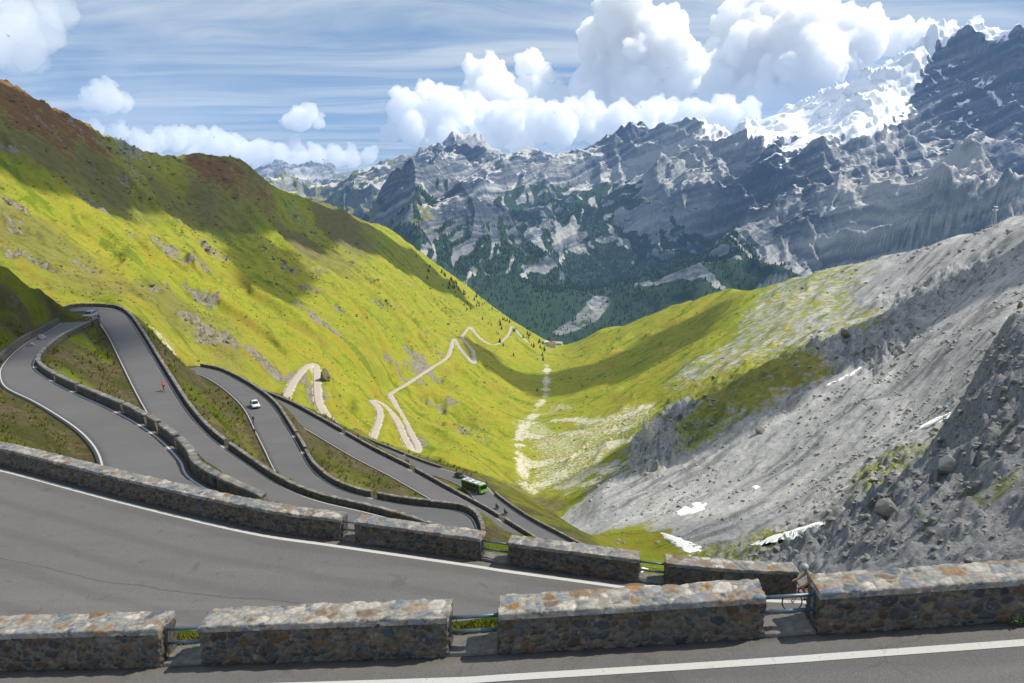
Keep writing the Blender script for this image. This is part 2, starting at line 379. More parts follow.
for px, py, D in [
    # left slope and its crest
    (-150, 40, 860), (-80, 62, 880), (0, 88, 900), (60, 112, 950), (115, 143, 1050), (165, 151, 1150), (240, 156, 1300), (270, 181, 1350), (310, 197, 1500), (350, 213, 1700), (380, 228, 1900), (420, 256, 2050), (470, 291, 2150), (510, 321, 2100), (540, 339, 1980),
    (0, 165, 620), (-120, 165, 500), (0, 250, 400), (-120, 260, 300), (100, 200, 750), (200, 215, 950), (100, 280, 480), (200, 300, 600), (280, 340, 600), (300, 270, 950), (380, 330, 880), (400, 290, 1250), (460, 310, 1500), (350, 245, 1400), (250, 200, 1120), (60, 140, 800), (150, 180, 930), (300, 225, 1300), (430, 285, 1600), (330, 300, 850), (150, 250, 640), (50, 220, 560), (430, 330, 1150), (490, 318, 1750),
    (430, 400, 811), (470, 430, 755), (500, 400, 963), (470, 380, 972), (500, 350, 1304), (520, 365, 1273), (240, 330, 500), (200, 350, 430), (130, 300, 380), (160, 337, 370), (250, 375, 440), (100, 303, 372), (345, 400, 590), (350, 360, 700), (440, 440, 640), (470, 455, 590),
    # valley floor
    (530, 500, 560), (520, 470, 640), (525, 430, 820), (545, 395, 1060), (548, 372, 1270), (555, 351, 1570), (548, 525, 440), (580, 545, 360),
    # right slope
    (600, 535, 330), (650, 545, 300), (600, 500, 430), (700, 500, 380), (660, 545, 290), (690, 508, 360), (785, 535, 250), (740, 552, 236), (870, 480, 280), (940, 420, 330), (1000, 330, 380), (1024, 260, 600), (900, 400, 400), (800, 450, 400), (700, 460, 470), (800, 380, 560), (900, 330, 620), (720, 410, 560), (660, 440, 560), (620, 470, 530), (600, 440, 680), (650, 400, 800), (700, 370, 850), (760, 340, 900), (800, 310, 1000), (900, 290, 850), (600, 390, 1000), (600, 360, 1300), (650, 340, 1350), (700, 320, 1350), (960, 290, 700), (850, 300, 980), (1150, 200, 700), (1150, 280, 420),
    (562, 346, 1700), (600, 331, 1750), (650, 314, 1700), (690, 301, 1650), (730, 291, 1550), (800, 284, 1450), (850, 269, 1350), (900, 262, 1250), (950, 250, 1150), (1000, 232, 1000), (1024, 222, 950), (1150, 175, 850),
    # near rocky shoulder on the right
    (900, 520, 92), (1000, 540, 62), (820, 552, 122), (762, 561, 152), (1000, 450, 95), (1000, 380, 130), (1008, 325, 160), (975, 385, 148), (940, 432, 146), (880, 488, 152), (820, 530, 160), (1100, 420, 90), (1100, 520, 55), (1100, 300, 150), (960, 480, 100), (930, 550, 70),
    # bank between the walls and the upper leg, spur left of the bend
    (40, 445, 46), (0, 400, 71), (0, 430, 52), (76, 404, 67), (47, 391, 77), (110, 437, 52), (-60, 420, 62), (-40, 385, 82),
    (0, 263, 148), (-100, 218, 140), (70, 305, 176), (0, 330, 118), (30, 300, 146), (30, 330, 124), (-60, 330, 105), (-60, 290, 120), (40, 281, 158),
    # bank beyond the bus
    (540, 506, 250), (515, 490, 262), (580, 530, 235), (620, 550, 225)]:
    addp(atD(px, py, D))
def hid(px, rho, z):       # hidden ground behind a crest: column, horizontal distance, height
    a = (px-512)/F; n = math.hypot(a, CP); addp((a/n*rho, CP/n*rho, z))
for px, r, z in [(100, 265, -66), (30, 250, -52), (-60, 240, -40), (160, 255, -72), (215, 300, -92), (250, 320, -104), (350, 370, -140), (430, 390, -172), (500, 370, -172), (560, 320, -158), (620, 265, -140), (-60, 165, -34), (10, 190, -42),
    (700, 260, -132), (330, 48, -24.5), (380, 45, -24.5), (440, 45, -25), (490, 45, -25.5), (440, 62, -33.5), (480, 65, -35), (400, 62, -32.5), (360, 62, -31), (440, 80, -41.5), (480, 84, -43), (400, 78, -38.5), (300, 46, -22.5), (260, 44, -20.5), (760, 190, -103), (820, 190, -92), (880, 200, -92), (940, 200, -78), (1000, 230, -70), (1060, 230, -55),
    (660, 60, -42), (720, 60, -38), (780, 50, -31), (850, 40, -25), (950, 34, -18.5), (640, 100, -66), (600, 45, -28), (560, 60, -38), (520, 70, -38), (600, 90, -56), (660, 140, -88), (560, 110, -58),
    (900, 38, -20), (1040, 30, -15.5), (1100, 35, -16),
    (0, 1250, 30), (115, 1500, 0), (240, 1750, -60), (350, 2150, -230), (420, 2450, -420), (470, 2500, -560), (540, 2300, -620), (600, 2150, -600), (650, 2150, -560), (730, 2000, -480), (850, 1800, -380), (950, 1600, -300), (1024, 1400, -220), (-150, 1300, 30), (1150, 1300, -160),
    (0, 2900, -700), (250, 2900, -780), (512, 2900, -860), (750, 2900, -800), (1024, 2900, -700), (-200, 2900, -600), (1250, 2900, -600),
    (-400, 40, -13), (-400, 100, -20), (-400, 200, -10), (-400, 500, 30), (-400, 900, 180), (1400, 40, -10), (1400, 100, -10), (1400, 300, -10), (1400, 900, 0),
    (512, 5, -8.2), (0, 5, -9.4), (1024, 5, -7.6), (-400, 5, -9), (1400, 5, -7)]: hid(px, r, z)
P = np.array(ctrl)
rho = np.hypot(P[:, 0], P[:, 1]); q = np.stack([KA*np.arctan2(P[:, 0], P[:, 1]), np.log(rho)], 1); e = P[:, 2]/rho
# merge points that fall on each other
keep = []; 
for i in range(len(q)):
    if all(np.hypot(*(q[i]-q[j])) > .012 for j in keep): keep.append(i)
q, e = q[keep], e[keep]
EPS = .05
def kern(d2): return np.sqrt(d2+EPS*EPS)
n = len(q); A = np.zeros((n+3, n+3)); d2 = ((q[:, None]-q[None])**2).sum(-1)
A[:n, :n] = kern(d2)-np.eye(n)*4e-3; A[:n, n] = 1; A[:n, n+1:] = q; A[n, :n] = 1; A[n+1:, :n] = q.T
SOL = np.linalg.solve(A, np.r_[e, 0, 0, 0])
def base_e(az, lr):
    Q = np.stack([KA*az.ravel(), lr.ravel()], 1); out = np.empty(len(Q))
    for i in range(0, len(Q), 40000):
        b = Q[i:i+40000]; d = (b[:, None, 0]-q[None, :, 0])**2+(b[:, None, 1]-q[None, :, 1])**2
        out[i:i+40000] = kern(d)@SOL[:n]+SOL[n]+b@SOL[n+1:]
    return out.reshape(az.shape)
NA, NR = 860, 980
AZ = np.linspace(R(-52), R(52), NA); LR = np.linspace(math.log(5.5), math.log(2900), NR)
ca, cl = np.meshgrid(np.linspace(AZ[0], AZ[-1], NA//2), np.linspace(LR[0], LR[-1], NR//2), indexing='ij')
eb = base_e(ca, cl)
def bilin(G, az, lr):
    fa = (az-AZ[0])/(AZ[-1]-AZ[0])*(G.shape[0]-1); fl = (lr-LR[0])/(LR[-1]-LR[0])*(G.shape[1]-1)
    fa = np.clip(fa, 0, G.shape[0]-1.001); fl = np.clip(fl, 0, G.shape[1]-1.001)
    i = fa.astype(int); j = fl.astype(int); u = fa-i; v = fl-j
    return (G[i, j]*(1-u)+G[i+1, j]*u)*(1-v)+(G[i, j+1]*(1-u)+G[i+1, j+1]*u)*v
GA, GL = np.meshgrid(AZ, LR, indexing='ij'); GR = np.exp(GL)
GX, GY = GR*np.sin(GA), GR*np.cos(GA)
GZ = bilin(eb, GA, GL)*GR
# ---- surface classes: labelled spots spread over the ground
def first_hit(px, py):
    d = ray(px, py); az = math.atan2(d[0], d[1]); hn = math.hypot(d[0], d[1]); sl = d[2]/hn
    lr = np.linspace(LR[0], LR[-1], 4000); rr = np.exp(lr)
    z = bilin(GZ, np.full(4000, az), lr); hit = np.nonzero(z > sl*rr)[0]
    hit = hit[rr[hit] > 11]
    if not len(hit): return None
    r = rr[hit[0]]; return np.array([r*math.sin(az), r*math.cos(az), float(z[hit[0]])])
FLOOR_PALE = [(540, 430), (560, 445), (600, 425), (570, 470), (600, 455), (545, 480), (630, 420), (560, 410)]
def hq(p): return np.array([KA*math.atan2(p[0], p[1]), math.log(math.hypot(p[0], p[1]))])
# class weights: scree rock brown pale lush red
spots = []
def spot(px, py, **kw):
    p = first_hit(px, py)
    if p is None: return
    spots.append((hq(p), [kw.get(k, 0) for k in ('scree', 'rock', 'brown', 'pale', 'lush', 'red')]))
for px, py in [(100, 250), (200, 260), (250, 300), (300, 330), (350, 380), (400, 350), (450, 400), (480, 440), (500, 460), (350, 290), (430, 300), (490, 340), (540, 360), (600, 350), (650, 330), (580, 380), (650, 380), (700, 340), (560, 420), (600, 540), (640, 550), (700, 305), (10, 190), (60, 205), (560, 345)]: spot(px, py)
for px, py in [(30, 215), (60, 240), (130, 320), (110, 290), (180, 330), (330, 265), (160, 300), (230, 345), (85, 260), (20, 230)]: spot(px, py, brown=.52)
for px, py in [(40, 150), (100, 170), (250, 180), (200, 190), (330, 225), (300, 245), (250, 230), (150, 185)]: spot(px, py, brown=.62, lush=.3)
for px, py in [(20, 105), (60, 125), (200, 165), (220, 172), (260, 190), (100, 150), (80, 135), (180, 165), (240, 178), (30, 125)]: spot(px, py, brown=.5, red=.62, rock=.15)
for px, py in [(130, 150), (140, 180)]: spot(px, py, rock=.55, brown=.3)
for px, py in [(260, 240), (300, 225), (170, 160)]: spot(px, py, rock=.4, lush=.3)
for px, py in [(163, 341), (170, 344)]: spot(px, py, pale=.62, brown=.3)
for px, py in [(130, 312), (145, 325), (190, 352), (180, 335), (150, 315), (200, 362), (185, 360)]: spot(px, py, brown=.4)
for px, py in [(600, 500), (650, 500), (700, 480), (750, 500), (800, 430), (850, 400), (900, 370), (950, 320), (1000, 290), (900, 410), (950, 260), (820, 470), (700, 530), (1020, 240), (900, 285), (760, 470)]: spot(px, py, scree=1)
for px, py in [(800, 290), (830, 300), (760, 320), (740, 350), (690, 370), (860, 320), (620, 460)]: spot(px, py, scree=.5)
for px, py in [(720, 395), (760, 380), (690, 425), (700, 400), (800, 370)]: spot(px, py, scree=.35, brown=.45, rock=.3, lush=.3)
for px, py in [(655, 440), (670, 425), (850, 345), (880, 350), (900, 300), (960, 275), (640, 450)]: spot(px, py, rock=.85, scree=.6)
for px, py in [(1000, 450), (960, 470), (900, 520), (850, 530), (990, 400), (1000, 360), (1015, 320), (1000, 530), (800, 548)]: spot(px, py, rock=.85, scree=.9)
for px, py in [(1000, 480), (740, 553), (900, 470)]: spot(px, py, rock=.5, scree=.4, lush=.4, brown=.3)
for px, py in [(20, 420), (60, 430), (90, 440), (60, 415), (0, 400), (85, 360), (110, 380), (220, 400), (200, 380), (350, 460), (380, 480), (330, 450), (280, 420)]: spot(px, py, brown=.8, lush=.12)
for px, py in [(20, 455), (100, 410), (70, 380), (90, 350), (230, 440), (240, 430), (430, 495), (350, 485), (260, 490), (280, 495), (230, 480), (20, 340), (420, 480)]: spot(px, py, brown=.25, lush=.6)
for px, py in [(10, 285), (30, 300), (50, 303), (5, 310), (30, 320), (-40, 290), (-40, 310)]: spot(px, py, brown=.35, lush=.6, rock=.12)  # spur made darker green, with its shade put into the ground colour
for px, py in [(540, 505), (520, 492), (570, 530), (600, 545)]: spot(px, py, brown=.6, lush=.2, red=.2)
for px, py in FLOOR_PALE: spot(px, py, pale=.50)
for px, py in [(505, 455), (545, 520), (600, 543), (532, 402), (575, 395), (470, 400), (320, 350), (560, 372), (640, 548)]: spot(px, py, lush=.36)
for px, py in [(480, 482), (440, 436), (250, 350), (300, 375), (415, 372), (360, 335), (620, 395)]: spot(px, py, brown=.38)
SQ = np.array([s[0] for s in spots]); SW = np.array([s[1] for s in spots], float)
wa = GA*KA+fbm(GA*KA/.11, GL/.11, 5, 31, .6)*.05; wl = GL+fbm(GA*KA/.11, GL/.11, 5, 41, .6)*.05
def idw():
    sub = 2; a = wa[::sub, ::sub].ravel(); l = wl[::sub, ::sub].ravel(); out = np.empty((len(a), 6))
    for i in range(0, len(a), 40000):
        d = (a[i:i+40000, None]-SQ[None, :, 0])**2+((l[i:i+40000, None]-SQ[None, :, 1])*1.0)**2
        w = 1/(d+.0015)**2.2; out[i:i+40000] = w@SW/w.sum(1, keepdims=True)
    return out.reshape(wa[::sub, ::sub].shape+(6,))
_cl = idw()
CL = np.stack([bilin(_cl[..., k], GA, GL) for k in range(6)], -1)
scree, rock, brown, pale, lush, red = [CL[..., k] for k in range(6)]
# ---- relief
bank_shade = sstep(300, 235, GR)*sstep(R(10), R(6), GA)*(GR > 22); brown = np.maximum(brown, bank_shade*np.clip(.52+.55*fbm(GX/11, GY/11, 4, 601, .6), .15, .95)); lush = np.maximum(lush*(1-.5*bank_shade), bank_shade*np.clip(.40-.6*fbm(GX/11, GY/11, 4, 601, .6), 0, .5))  # near banks browned and darkened: cloud shade put into the ground colour
far = sstep(120, 420, GR)
left = sstep(R(4), R(-6), GA)
along = GX*.67+GY*.74; across = GX*.74-GY*.67         # gullies run down the left flank
gul = ridged(along/95+fbm(GX/160, GY/160, 3, 3)*.5, across/520, 6, 5, .56)
GZ += far*left*(gul-.45)*20*sstep(200, 700, GR)
alongR = GX*-.69+GY*.72; acrossR = GX*.72+GY*.69
gulR = ridged(alongR/80+fbm(GX/140, GY/140, 3, 9)*.5, acrossR/560, 6, 15, .58)
GZ += far*(1-left)*sstep(R(2), R(9), GA)*(gulR-.45)*(7+13*sstep(.1, .6, rock)+6*(1-np.clip(scree, 0, 1)))*sstep(220, 600, GR)
GZ += fbm(GX/60, GY/60, 6, 21)*2.2*far
outc = sstep(.22, .48, fbm(GX/75, GY/75, 5, 401, .6)+.22*fbm(along/22, across/120, 4, 411))*far*left*sstep(1500, 900, GR)
rock = np.maximum(rock, outc*.56); brown = np.maximum(brown, outc*.6)
rk = np.clip(rock, 0, 1)
GZ += rk*(ridged(GX/22+fbm(GX/30, GY/30, 3, 8)*.4, GY/22, 6, 25, .58)-.42)*np.clip(GR*.045, 0, 22)
GZ += rk*(ridged(alongR/5.5, acrossR/13, 6, 35, .6)-.42)*np.clip(GR*.032, 0, 4.5)*sstep(25, 45, GR)
nearm = sstep(16, 40, GR)*(1-sstep(200, 420, GR))
GZ += nearm*(fbm(GX/9, GY/9, 5, 51)*.55+fbm(GX/2.2, GY/2.2, 4, 61)*.14)
tus = np.clip(brown*.8+scree*.5+rk, 0, 1)
GZ += tus*fbm(GX/4.5, GY/4.5, 4, 71, .65)*np.clip(GR*.004, .05, 1.3)
# ---- cut the roads into the ground
best = np.full(GZ.shape, 1e9); tz = GZ.copy(); wt = np.zeros_like(GZ)
dA, dL = AZ[1]-AZ[0], LR[1]-LR[0]
for k, r in RD.items():
    reach = r.w.max()/2+r.flat+r.fall
    for i in range(len(r.c)):
        fl_, fa_ = (r.flat, r.fall) if not (k == 'N' and r.c[i, 0] > 3.2) else (.75, .55)
        c = r.c[i]; cr = math.hypot(c[0], c[1]); az = math.atan2(c[0], c[1])
        ia = int(reach/cr/dA)+2; il = int(reach/cr/dL)+2
        i0 = int((az-AZ[0])/dA); j0 = int((math.log(cr)-LR[0])/dL)
        sa = slice(max(0, i0-ia), max(0, i0+ia)); sj = slice(max(0, j0-il), max(0, j0+il))
        X = GX[sa, sj]
        if X.size == 0: continue
        ox, oy = X-c[0], GY[sa, sj]-c[1]
        d = np.hypot(ox, oy)-r.w[i]/2
        m = d < np.minimum(best[sa, sj], fl_+fa_)
        t_ = r.T[i]; g = 0.
        if 0 < i < len(r.c)-1:
            ds = np.hypot(*(r.c[i+1, :2]-r.c[i-1, :2]))+1e-6; g = (r.c[i+1, 2]-r.c[i-1, 2])/ds
        zz = c[2]-.14+np.clip(ox*t_[0]+oy*t_[1], -1.5, 1.5)*g
        best[sa, sj] = np.where(m, d, best[sa, sj]); tz[sa, sj] = np.where(m, zz, tz[sa, sj])
        wt[sa, sj] = np.where(m, 1-sstep(fl_, fl_+fa_, d), wt[sa, sj])
GZ = GZ*(1-wt)+tz*wt
verge = np.where(best < 1e8, 1-sstep(.1, 1.6, best), 0)
brown = np.clip(brown+verge*.35*(GR < 420), 0, 1); 
pale = np.clip(pale+(GR > 420)*np.where(best < 1e8, 1-sstep(.5, 2.2, best), 0)*.6, 0, 1)
# grass verge behind the near parapet
vg = (GR < 21)*1.; lush = np.clip(lush+vg*.55, 0, 1); brown = np.where(GR < 21, .3+.5*(GA > R(14)), brown); lush = np.where((GR < 21) & (GA > R(14)), 0, lush)
def hit(px, py): return first_hit(px, py)
# ---- stream and gravel fans on the valley floor
def polymask(pix, width):
    pts = [first_hit(*p) for p in pix]; pts = np.array([p for p in pts if p is not None]); 
    P2 = catmull(np.c_[pts, np.zeros(len(pts))], 6.)[:, :2]; m = np.full(GX.shape, 1e9)
    lo, hi = P2.min(0)-60, P2.max(0)+60
    sel = (GX > lo[0]) & (GX < hi[0]) & (GY > lo[1]) & (GY < hi[1]); xs, ys = GX[sel], GY[sel]
    d = np.full(xs.shape, 1e9)
    for a in P2: d = np.minimum(d, (xs-a[0])**2+(ys-a[1])**2)
    d = np.sqrt(d)+fbm(xs/25, ys/25, 4, 77)*width*1.5
    m[sel] = d; return 1-sstep(width*.1, width*2.2, m)
for pix, w in [([(548, 365), (546, 380), (545, 395), (537, 410), (528, 422), (520, 435), (518, 445), (522, 458), (522, 470), (528, 482), (535, 492)], 4.5), ([(528, 422), (570, 420), (610, 417), (650, 406)], 9), ([(530, 436), (580, 432), (625, 428)], 7), ([(540, 465), (580, 455), (615, 447), (650, 436)], 10), ([(528, 484), (560, 482), (595, 484)], 9), ([(610, 470), (555, 474)], 7)]:
    pale = np.maximum(pale, polymask(pix, w*1.2)*.62)
mixlr = sstep(-60, 60, GX-GY*.06)
def streak(f, el, s): return (1-mixlr)*fbm(along/f+fbm(GX/70, GY/70, 3, s)*.8, across/(f*el), 5, s, .62)+mixlr*fbm(alongR/f+fbm(GX/70, GY/70, 3, s+3)*.8, acrossR/(f*el), 5, s+7, .62)
fs = np.clip(GR*.02, 2., 14)
stk = np.clip(.5+(.40*streak(7., 14., 231)+.42*streak(18., 9., 201)+.22*streak(50., 6., 211))*sstep(120, 300, GR), 0, 1)
dry = np.clip(.5+.55*fbm(GX/55, GY/55, 6, 221, .65), 0, 1)
TV = np.stack([GX, GY, GZ], -1).reshape(-1, 3)
terrain = npmesh('terrain', TV, gridfaces(NA, NR)[:, ::-1] if False else gridfaces(NA, NR), M['terrain'], True,
    {'m1': np.stack([scree, rock, brown], -1).reshape(-1, 3), 'm2': np.stack([pale, lush, red], -1).reshape(-1, 3), 'm3': np.stack([stk, dry, dry], -1).reshape(-1, 3)})
tag(terrain, kind='structure')
def ground(x, y):
    return bilin(GZ, np.atleast_1d(np.arctan2(x, y)), np.atleast_1d(.5*np.log(np.square(x)+np.square(y))))

# ---- carriageways and edge lines
def road_obj(name, r, mat, dz=0., lines=((.28, .16),), nu=7):
    V, Fq = r.strip(0*r.w, r.w, dz, nu); f = np.r_[0, np.linspace(0, 1, nu), 1]; ln = np.stack([(r.w[:, None]*f[None]).ravel()/10, np.repeat(r.w/10, nu+2), np.zeros(len(V))], 1)
    o = npmesh(name, V, Fq, mat, attrs={'lane': ln}); tag(o, kind='structure')
    for off, wd in lines:
        a = off if not np.isscalar(off) or off >= 0 else r.w+off-wd
        V, Fq = r.strip(a, a+wd, dz+.008, 2, 0); o = npmesh('road_marking', V, Fq, M['paint']); tag(o, kind='structure')
_px = 512+F*RD['N'].E[:, 0]/(RD['N'].E[:, 1]*CP-RD['N'].E[:, 2]*SP)
road_obj('road', RD['N'], M['asphalt'], lines=((np.interp(_px, [300, 700, 1100, 1420], [.60, .57, .48, .48]), .18),), nu=21)
road_obj('road', RD['M'], M['asphalt'], lines=((.34, .17),), nu=21)
for k in ('U', 'L1', 'L2', 'L3', 'L4'): road_obj('road', RD[k], M['asphalt_far'], lines=((.3, .13), (-.2, .13)))
for k in FAR: road_obj('road', RD[k], M['asphalt_pale'], lines=())
# ---------------------------------------------------------------- far mountains
fc = []
def fD(px, py, D): fc.append(atD(px, py, D))
def fh(px, r, z):
    a = (px-512)/F; n_ = math.hypot(a, CP); fc.append(np.array([a/n_*r, CP/n_*r, z]))
for px in range(-250, 1300, 130): fh(px, 2500, -900); fh(px, 3100, -880)
for px, py, D in [
  (480, 312, 3900), (560, 333, 3800), (620, 318, 3900), (700, 300, 3700), (400, 290, 4000), (300, 260, 4200), (800, 290, 3500), (900, 280, 3300), (1000, 250, 3100), (200, 250, 4400), (1120, 240, 3000),
  # tree line and lower cliffs
  (330, 195, 6000), (380, 208, 5200), (450, 218, 5000), (520, 232, 4900), (560, 230, 5000), (640, 245, 4900), (700, 250, 4700), (760, 268, 4300), (820, 255, 4200), (900, 235, 3900), (980, 215, 3700), (1060, 200, 3600),
  # front ridges
  (400, 183, 6300), (440, 168, 6300), (480, 180, 6000), (520, 165, 6500), (560, 158, 6600), (610, 180, 6000), (650, 165, 6300), (690, 165, 6100), (720, 160, 6000), (600, 205, 5500), (680, 205, 5300), (740, 210, 5100), (800, 180, 5200), (860, 165, 5000), (930, 150, 4900), (1000, 140, 4700), (830, 210, 4700), (1080, 130, 4700),
  # skyline
  (340, 168, 9000), (370, 158, 8800), (402, 143, 8600), (425, 148, 8500), (453, 134, 8400), (480, 141, 8300), (505, 141, 8200), (530, 136, 8200), (560, 138, 8100), (580, 133, 8000), (607, 125, 7900), (640, 135, 7700), (665, 138, 7500), (690, 130, 7300), (712, 127, 7100), (735, 130, 7000), (762, 116, 6800), (785, 103, 6700), (812, 92, 6600), (840, 70, 6500), (870, 58, 6500), (900, 50, 6400), (935, 44, 6400), (965, 38, 6300), (1000, 30, 6200), (1030, 28, 6200), (1080, 40, 6100), (1200, 60, 6000),
  (850, 110, 5700), (900, 100, 5600), (960, 90, 5500), (1010, 80, 5400), (790, 140, 5900), (760, 150, 6000), (920, 125, 5200),
  # blue range behind
  (250, 168, 14500), (265, 162, 14500), (285, 158, 14500), (305, 165, 14300), (325, 172, 14000), (210, 175, 14500), (100, 175, 14000), (0, 170, 14000), (-150, 160, 14000), (-150, 200, 9000), (0, 190, 9000), (120, 195, 9000), (250, 190, 9000), (280, 185, 8000), (200, 215, 6500)]: fD(px, py, D)
for px, r, z in [(330, 11500, -100), (400, 10500, 50), (500, 10500, 150), (600, 10200, 150), (700, 9500, 150), (800, 9000, 400), (900, 8800, 700), (1000, 8600, 800), (250, 11500, -500), (100, 11500, -500), (-150, 11500, -400), (1200, 8500, 600),
                 (300, 17000, -600), (0, 17000, -600), (600, 17000, -600), (1000, 17000, -600), (-250, 17000, -600), (1300, 17000, -600)]: fh(px, r, z)
FP = np.array(fc); fr = np.hypot(FP[:, 0], FP[:, 1]); fq = np.stack([KA*np.arctan2(FP[:, 0], FP[:, 1]), np.log(fr)], 1); fe = FP[:, 2]/fr
n2 = len(fq); A2 = np.zeros((n2+3, n2+3)); dd = ((fq[:, None]-fq[None])**2).sum(-1)
A2[:n2, :n2] = np.sqrt(dd+.02**2)-np.eye(n2)*2e-3; A2[:n2, n2] = 1; A2[:n2, n2+1:] = fq; A2[n2, :n2] = 1; A2[n2+1:, :n2] = fq.T
S2 = np.linalg.solve(A2, np.r_[fe, 0, 0, 0])
MA, MR = 1350, 900
maz = np.linspace(R(-46), R(46), MA); _t = np.linspace(math.log(2500), math.log(16500), 4000); _d = .55+1.6*sstep(math.log(4000), math.log(4600), _t)*(1-sstep(math.log(7800), math.log(9000), _t)); _d = np.cumsum(_d); mlr = np.interp(np.linspace(_d[0], _d[-1], MR), _d, _t)
fA, fL = np.meshgrid(maz, mlr, indexing='ij'); fR = np.exp(fL)
FX, FY = fR*np.sin(fA), fR*np.cos(fA)
def far_e(a, l):
    Q = np.stack([KA*a.ravel(), l.ravel()], 1); o = np.empty(len(Q))
    for i in range(0, len(Q), 40000):
        b = Q[i:i+40000]; d = (b[:, None, 0]-fq[None, :, 0])**2+(b[:, None, 1]-fq[None, :, 1])**2
        o[i:i+40000] = np.sqrt(d+.02**2)@S2[:n2]+S2[n2]+b@S2[n2+1:]
    return o.reshape(a.shape)
sa, sl = np.meshgrid(np.linspace(maz[0], maz[-1], MA//3), np.linspace(mlr[0], mlr[-1], MR//3), indexing='ij')
_e = far_e(sa, sl)
def bil2(G, az, lr):
    fa = np.clip((az-maz[0])/(maz[-1]-maz[0])*(G.shape[0]-1), 0, G.shape[0]-1.001); fl = np.clip((lr-mlr[0])/(mlr[-1]-mlr[0])*(G.shape[1]-1), 0, G.shape[1]-1.001)
    i = fa.astype(int); j = fl.astype(int); u = fa-i; v = fl-j
    return (G[i, j]*(1-u)+G[i+1, j]*u)*(1-v)+(G[i, j+1]*(1-u)+G[i+1, j+1]*u)*v
FZ = bil2(_e, fA, fL)*fR
FZ -= 120*np.exp(-((fA+R(4.4))/R(2.6))**2)*sstep(5600, 7200, fR)*(fR < 9500)
hgt = sstep(-850, -250, FZ); right_ = sstep(R(7), R(15), fA)
wx = FX+fbm(FX/1100, FY/1100, 3, 101)*300; wy = FY+fbm(FX/1100, FY/1100, 3, 111)*300
spx = FX+fbm(FX/1800, FY/1800, 3, 301)*600
spur = ridged(spx/2000+.35, FY/5600+spx/5200, 3, 311, .36)
FZ += (spur-.57)*hgt*780*sstep(3000, 4600, fR)*(1-.55*right_*sstep(5000, 6300, fR))*(1-.55*sstep(6900, 8000, fR))
rg = ridged(wx/1300, wy/1500, 4, 121, .40)
FZ += (rg-.45)*hgt*330*(1-.45*sstep(6900, 8000, fR))
rib = ridged(wx/300+wy/1400, wy/900-wx/1500, 4, 131, .42)
FZ += (rib-.42)*sstep(-820, -350, FZ)*(85+60*right_)
FZ += fbm(FX/110, FY/110, 5, 141, .6)*24*hgt+(ridged(FX/210+FY/1500, FY/260, 4, 147, .55)-.4)*46*hgt*(.5+.5*right_)
# bedded limestone: ledges that rise to the right
bed = FZ-.38*FX+.12*FY+fbm(FX/700, FY/700, 4, 151)*90
tr = 95.; ph = bed/tr; fr_ = ph-np.floor(ph)
FZ += hgt*(.35+.65*right_)*tr*.34*(sstep(.2, .8, fr_)-fr_)
strat = np.clip(.5+.75*fbm(bed/46, FX/2600+FY/2600, 4, 155, .7), 0, 1)
def blur(a, k):
    for _ in range(k):
        a = (np.roll(a, 1, 0)+np.roll(a, -1, 0)+np.roll(a, 1, 1)+np.roll(a, -1, 1)+2*a)/6
    return a
def slope_of(Z):
    gx = np.gradient(Z, axis=0)/(np.gradient(FX, axis=0)**2+np.gradient(FY, axis=0)**2)**.5
    gy = np.gradient(Z, axis=1)/(np.gradient(FX, axis=1)**2+np.gradient(FY, axis=1)**2)**.5
    return np.hypot(gx, gy)
slope = slope_of(blur(FZ, 3)); slb = slope_of(blur(FZ, 24)); nzm = fbm(FX/700, FY/700, 4, 161); nzl = fbm(FX/1500, FY/1500, 4, 165)
tone = np.clip(.5+.9*nzl, 0, 1)
treeline = -130+nzm*260+nzl*200-330*sstep(R(9), R(20), fA)-60*sstep(R(-4), R(-14), fA)
gully = ridged(wx/240+wy/900, wy/1000, 4, 171)
forest = sstep(70, -70, FZ-treeline)*(1-.7*sstep(1.1, 1.6, slope))*(1-.9*sstep(.50, .72, gully)*sstep(-780, -450, FZ))
curv = blur(FZ, 30)-FZ                                         # hollows hold the snow
snowline = 400+nzl*160-400*sstep(R(9), R(17), fA)+850*sstep(R(25.5), R(29), fA)
snow = sstep(-130, 260, FZ-snowline+curv*2.6-slope*90)*.75
pk = np.array([atD(*q_) for q_ in [(770, 116, 6700), (800, 92, 6500), (830, 75, 6450), (860, 72, 6350), (900, 60, 6300), (940, 52, 6300), (880, 95, 6150), (840, 110, 6200), (800, 125, 6400)]])
gd = np.full(FX.shape, 1e9)
for q_ in pk: gd = np.minimum(gd, np.hypot(FX-q_[0], (FY-q_[1])*.8))
glac = sstep(330, 130, gd+nzm*330+nzl*160+60+np.maximum(slope-.8, 0)*200)*sstep(R(28.5), R(26), fA)
glac0 = np.clip(glac*1.7, 0, 1)
glac = glac*(1-.95*sstep(.40, .58, ridged(bed/620+.2, FX/1700-FY/1900, 5, 191, .55)*.75+.25*fbm(FX/160, FY/160, 4, 195, .6)))
FZ = FZ*(1-.92*glac0)+blur(FZ, 120)*.92*glac0                      # the ice buries the small relief
snow = np.maximum(snow, .85*sstep(R(22), R(26), fA)*sstep(150, 450, FZ)*sstep(3, 20, curv+nzm*5)*(1-.5*sstep(1.2, 2., slope)))
snow = np.clip(np.maximum(snow, glac), 0, 1)*(fR < 12000)
screem = sstep(.95, .6, slope)*sstep(-420, -150, FZ)*.7*(1-snow)*sstep(-.45, .15, fbm(FX/600, FY/600, 4, 181)+.5*(.55-gully))*(fR < 11500)
green = sstep(.9, .5, slope)*sstep(180, -120, FZ)*.5*sstep(R(12), R(-4), fA)+sstep(R(-5), R(-9), fA)*.42*(FZ < 330)*(fR < 11500)
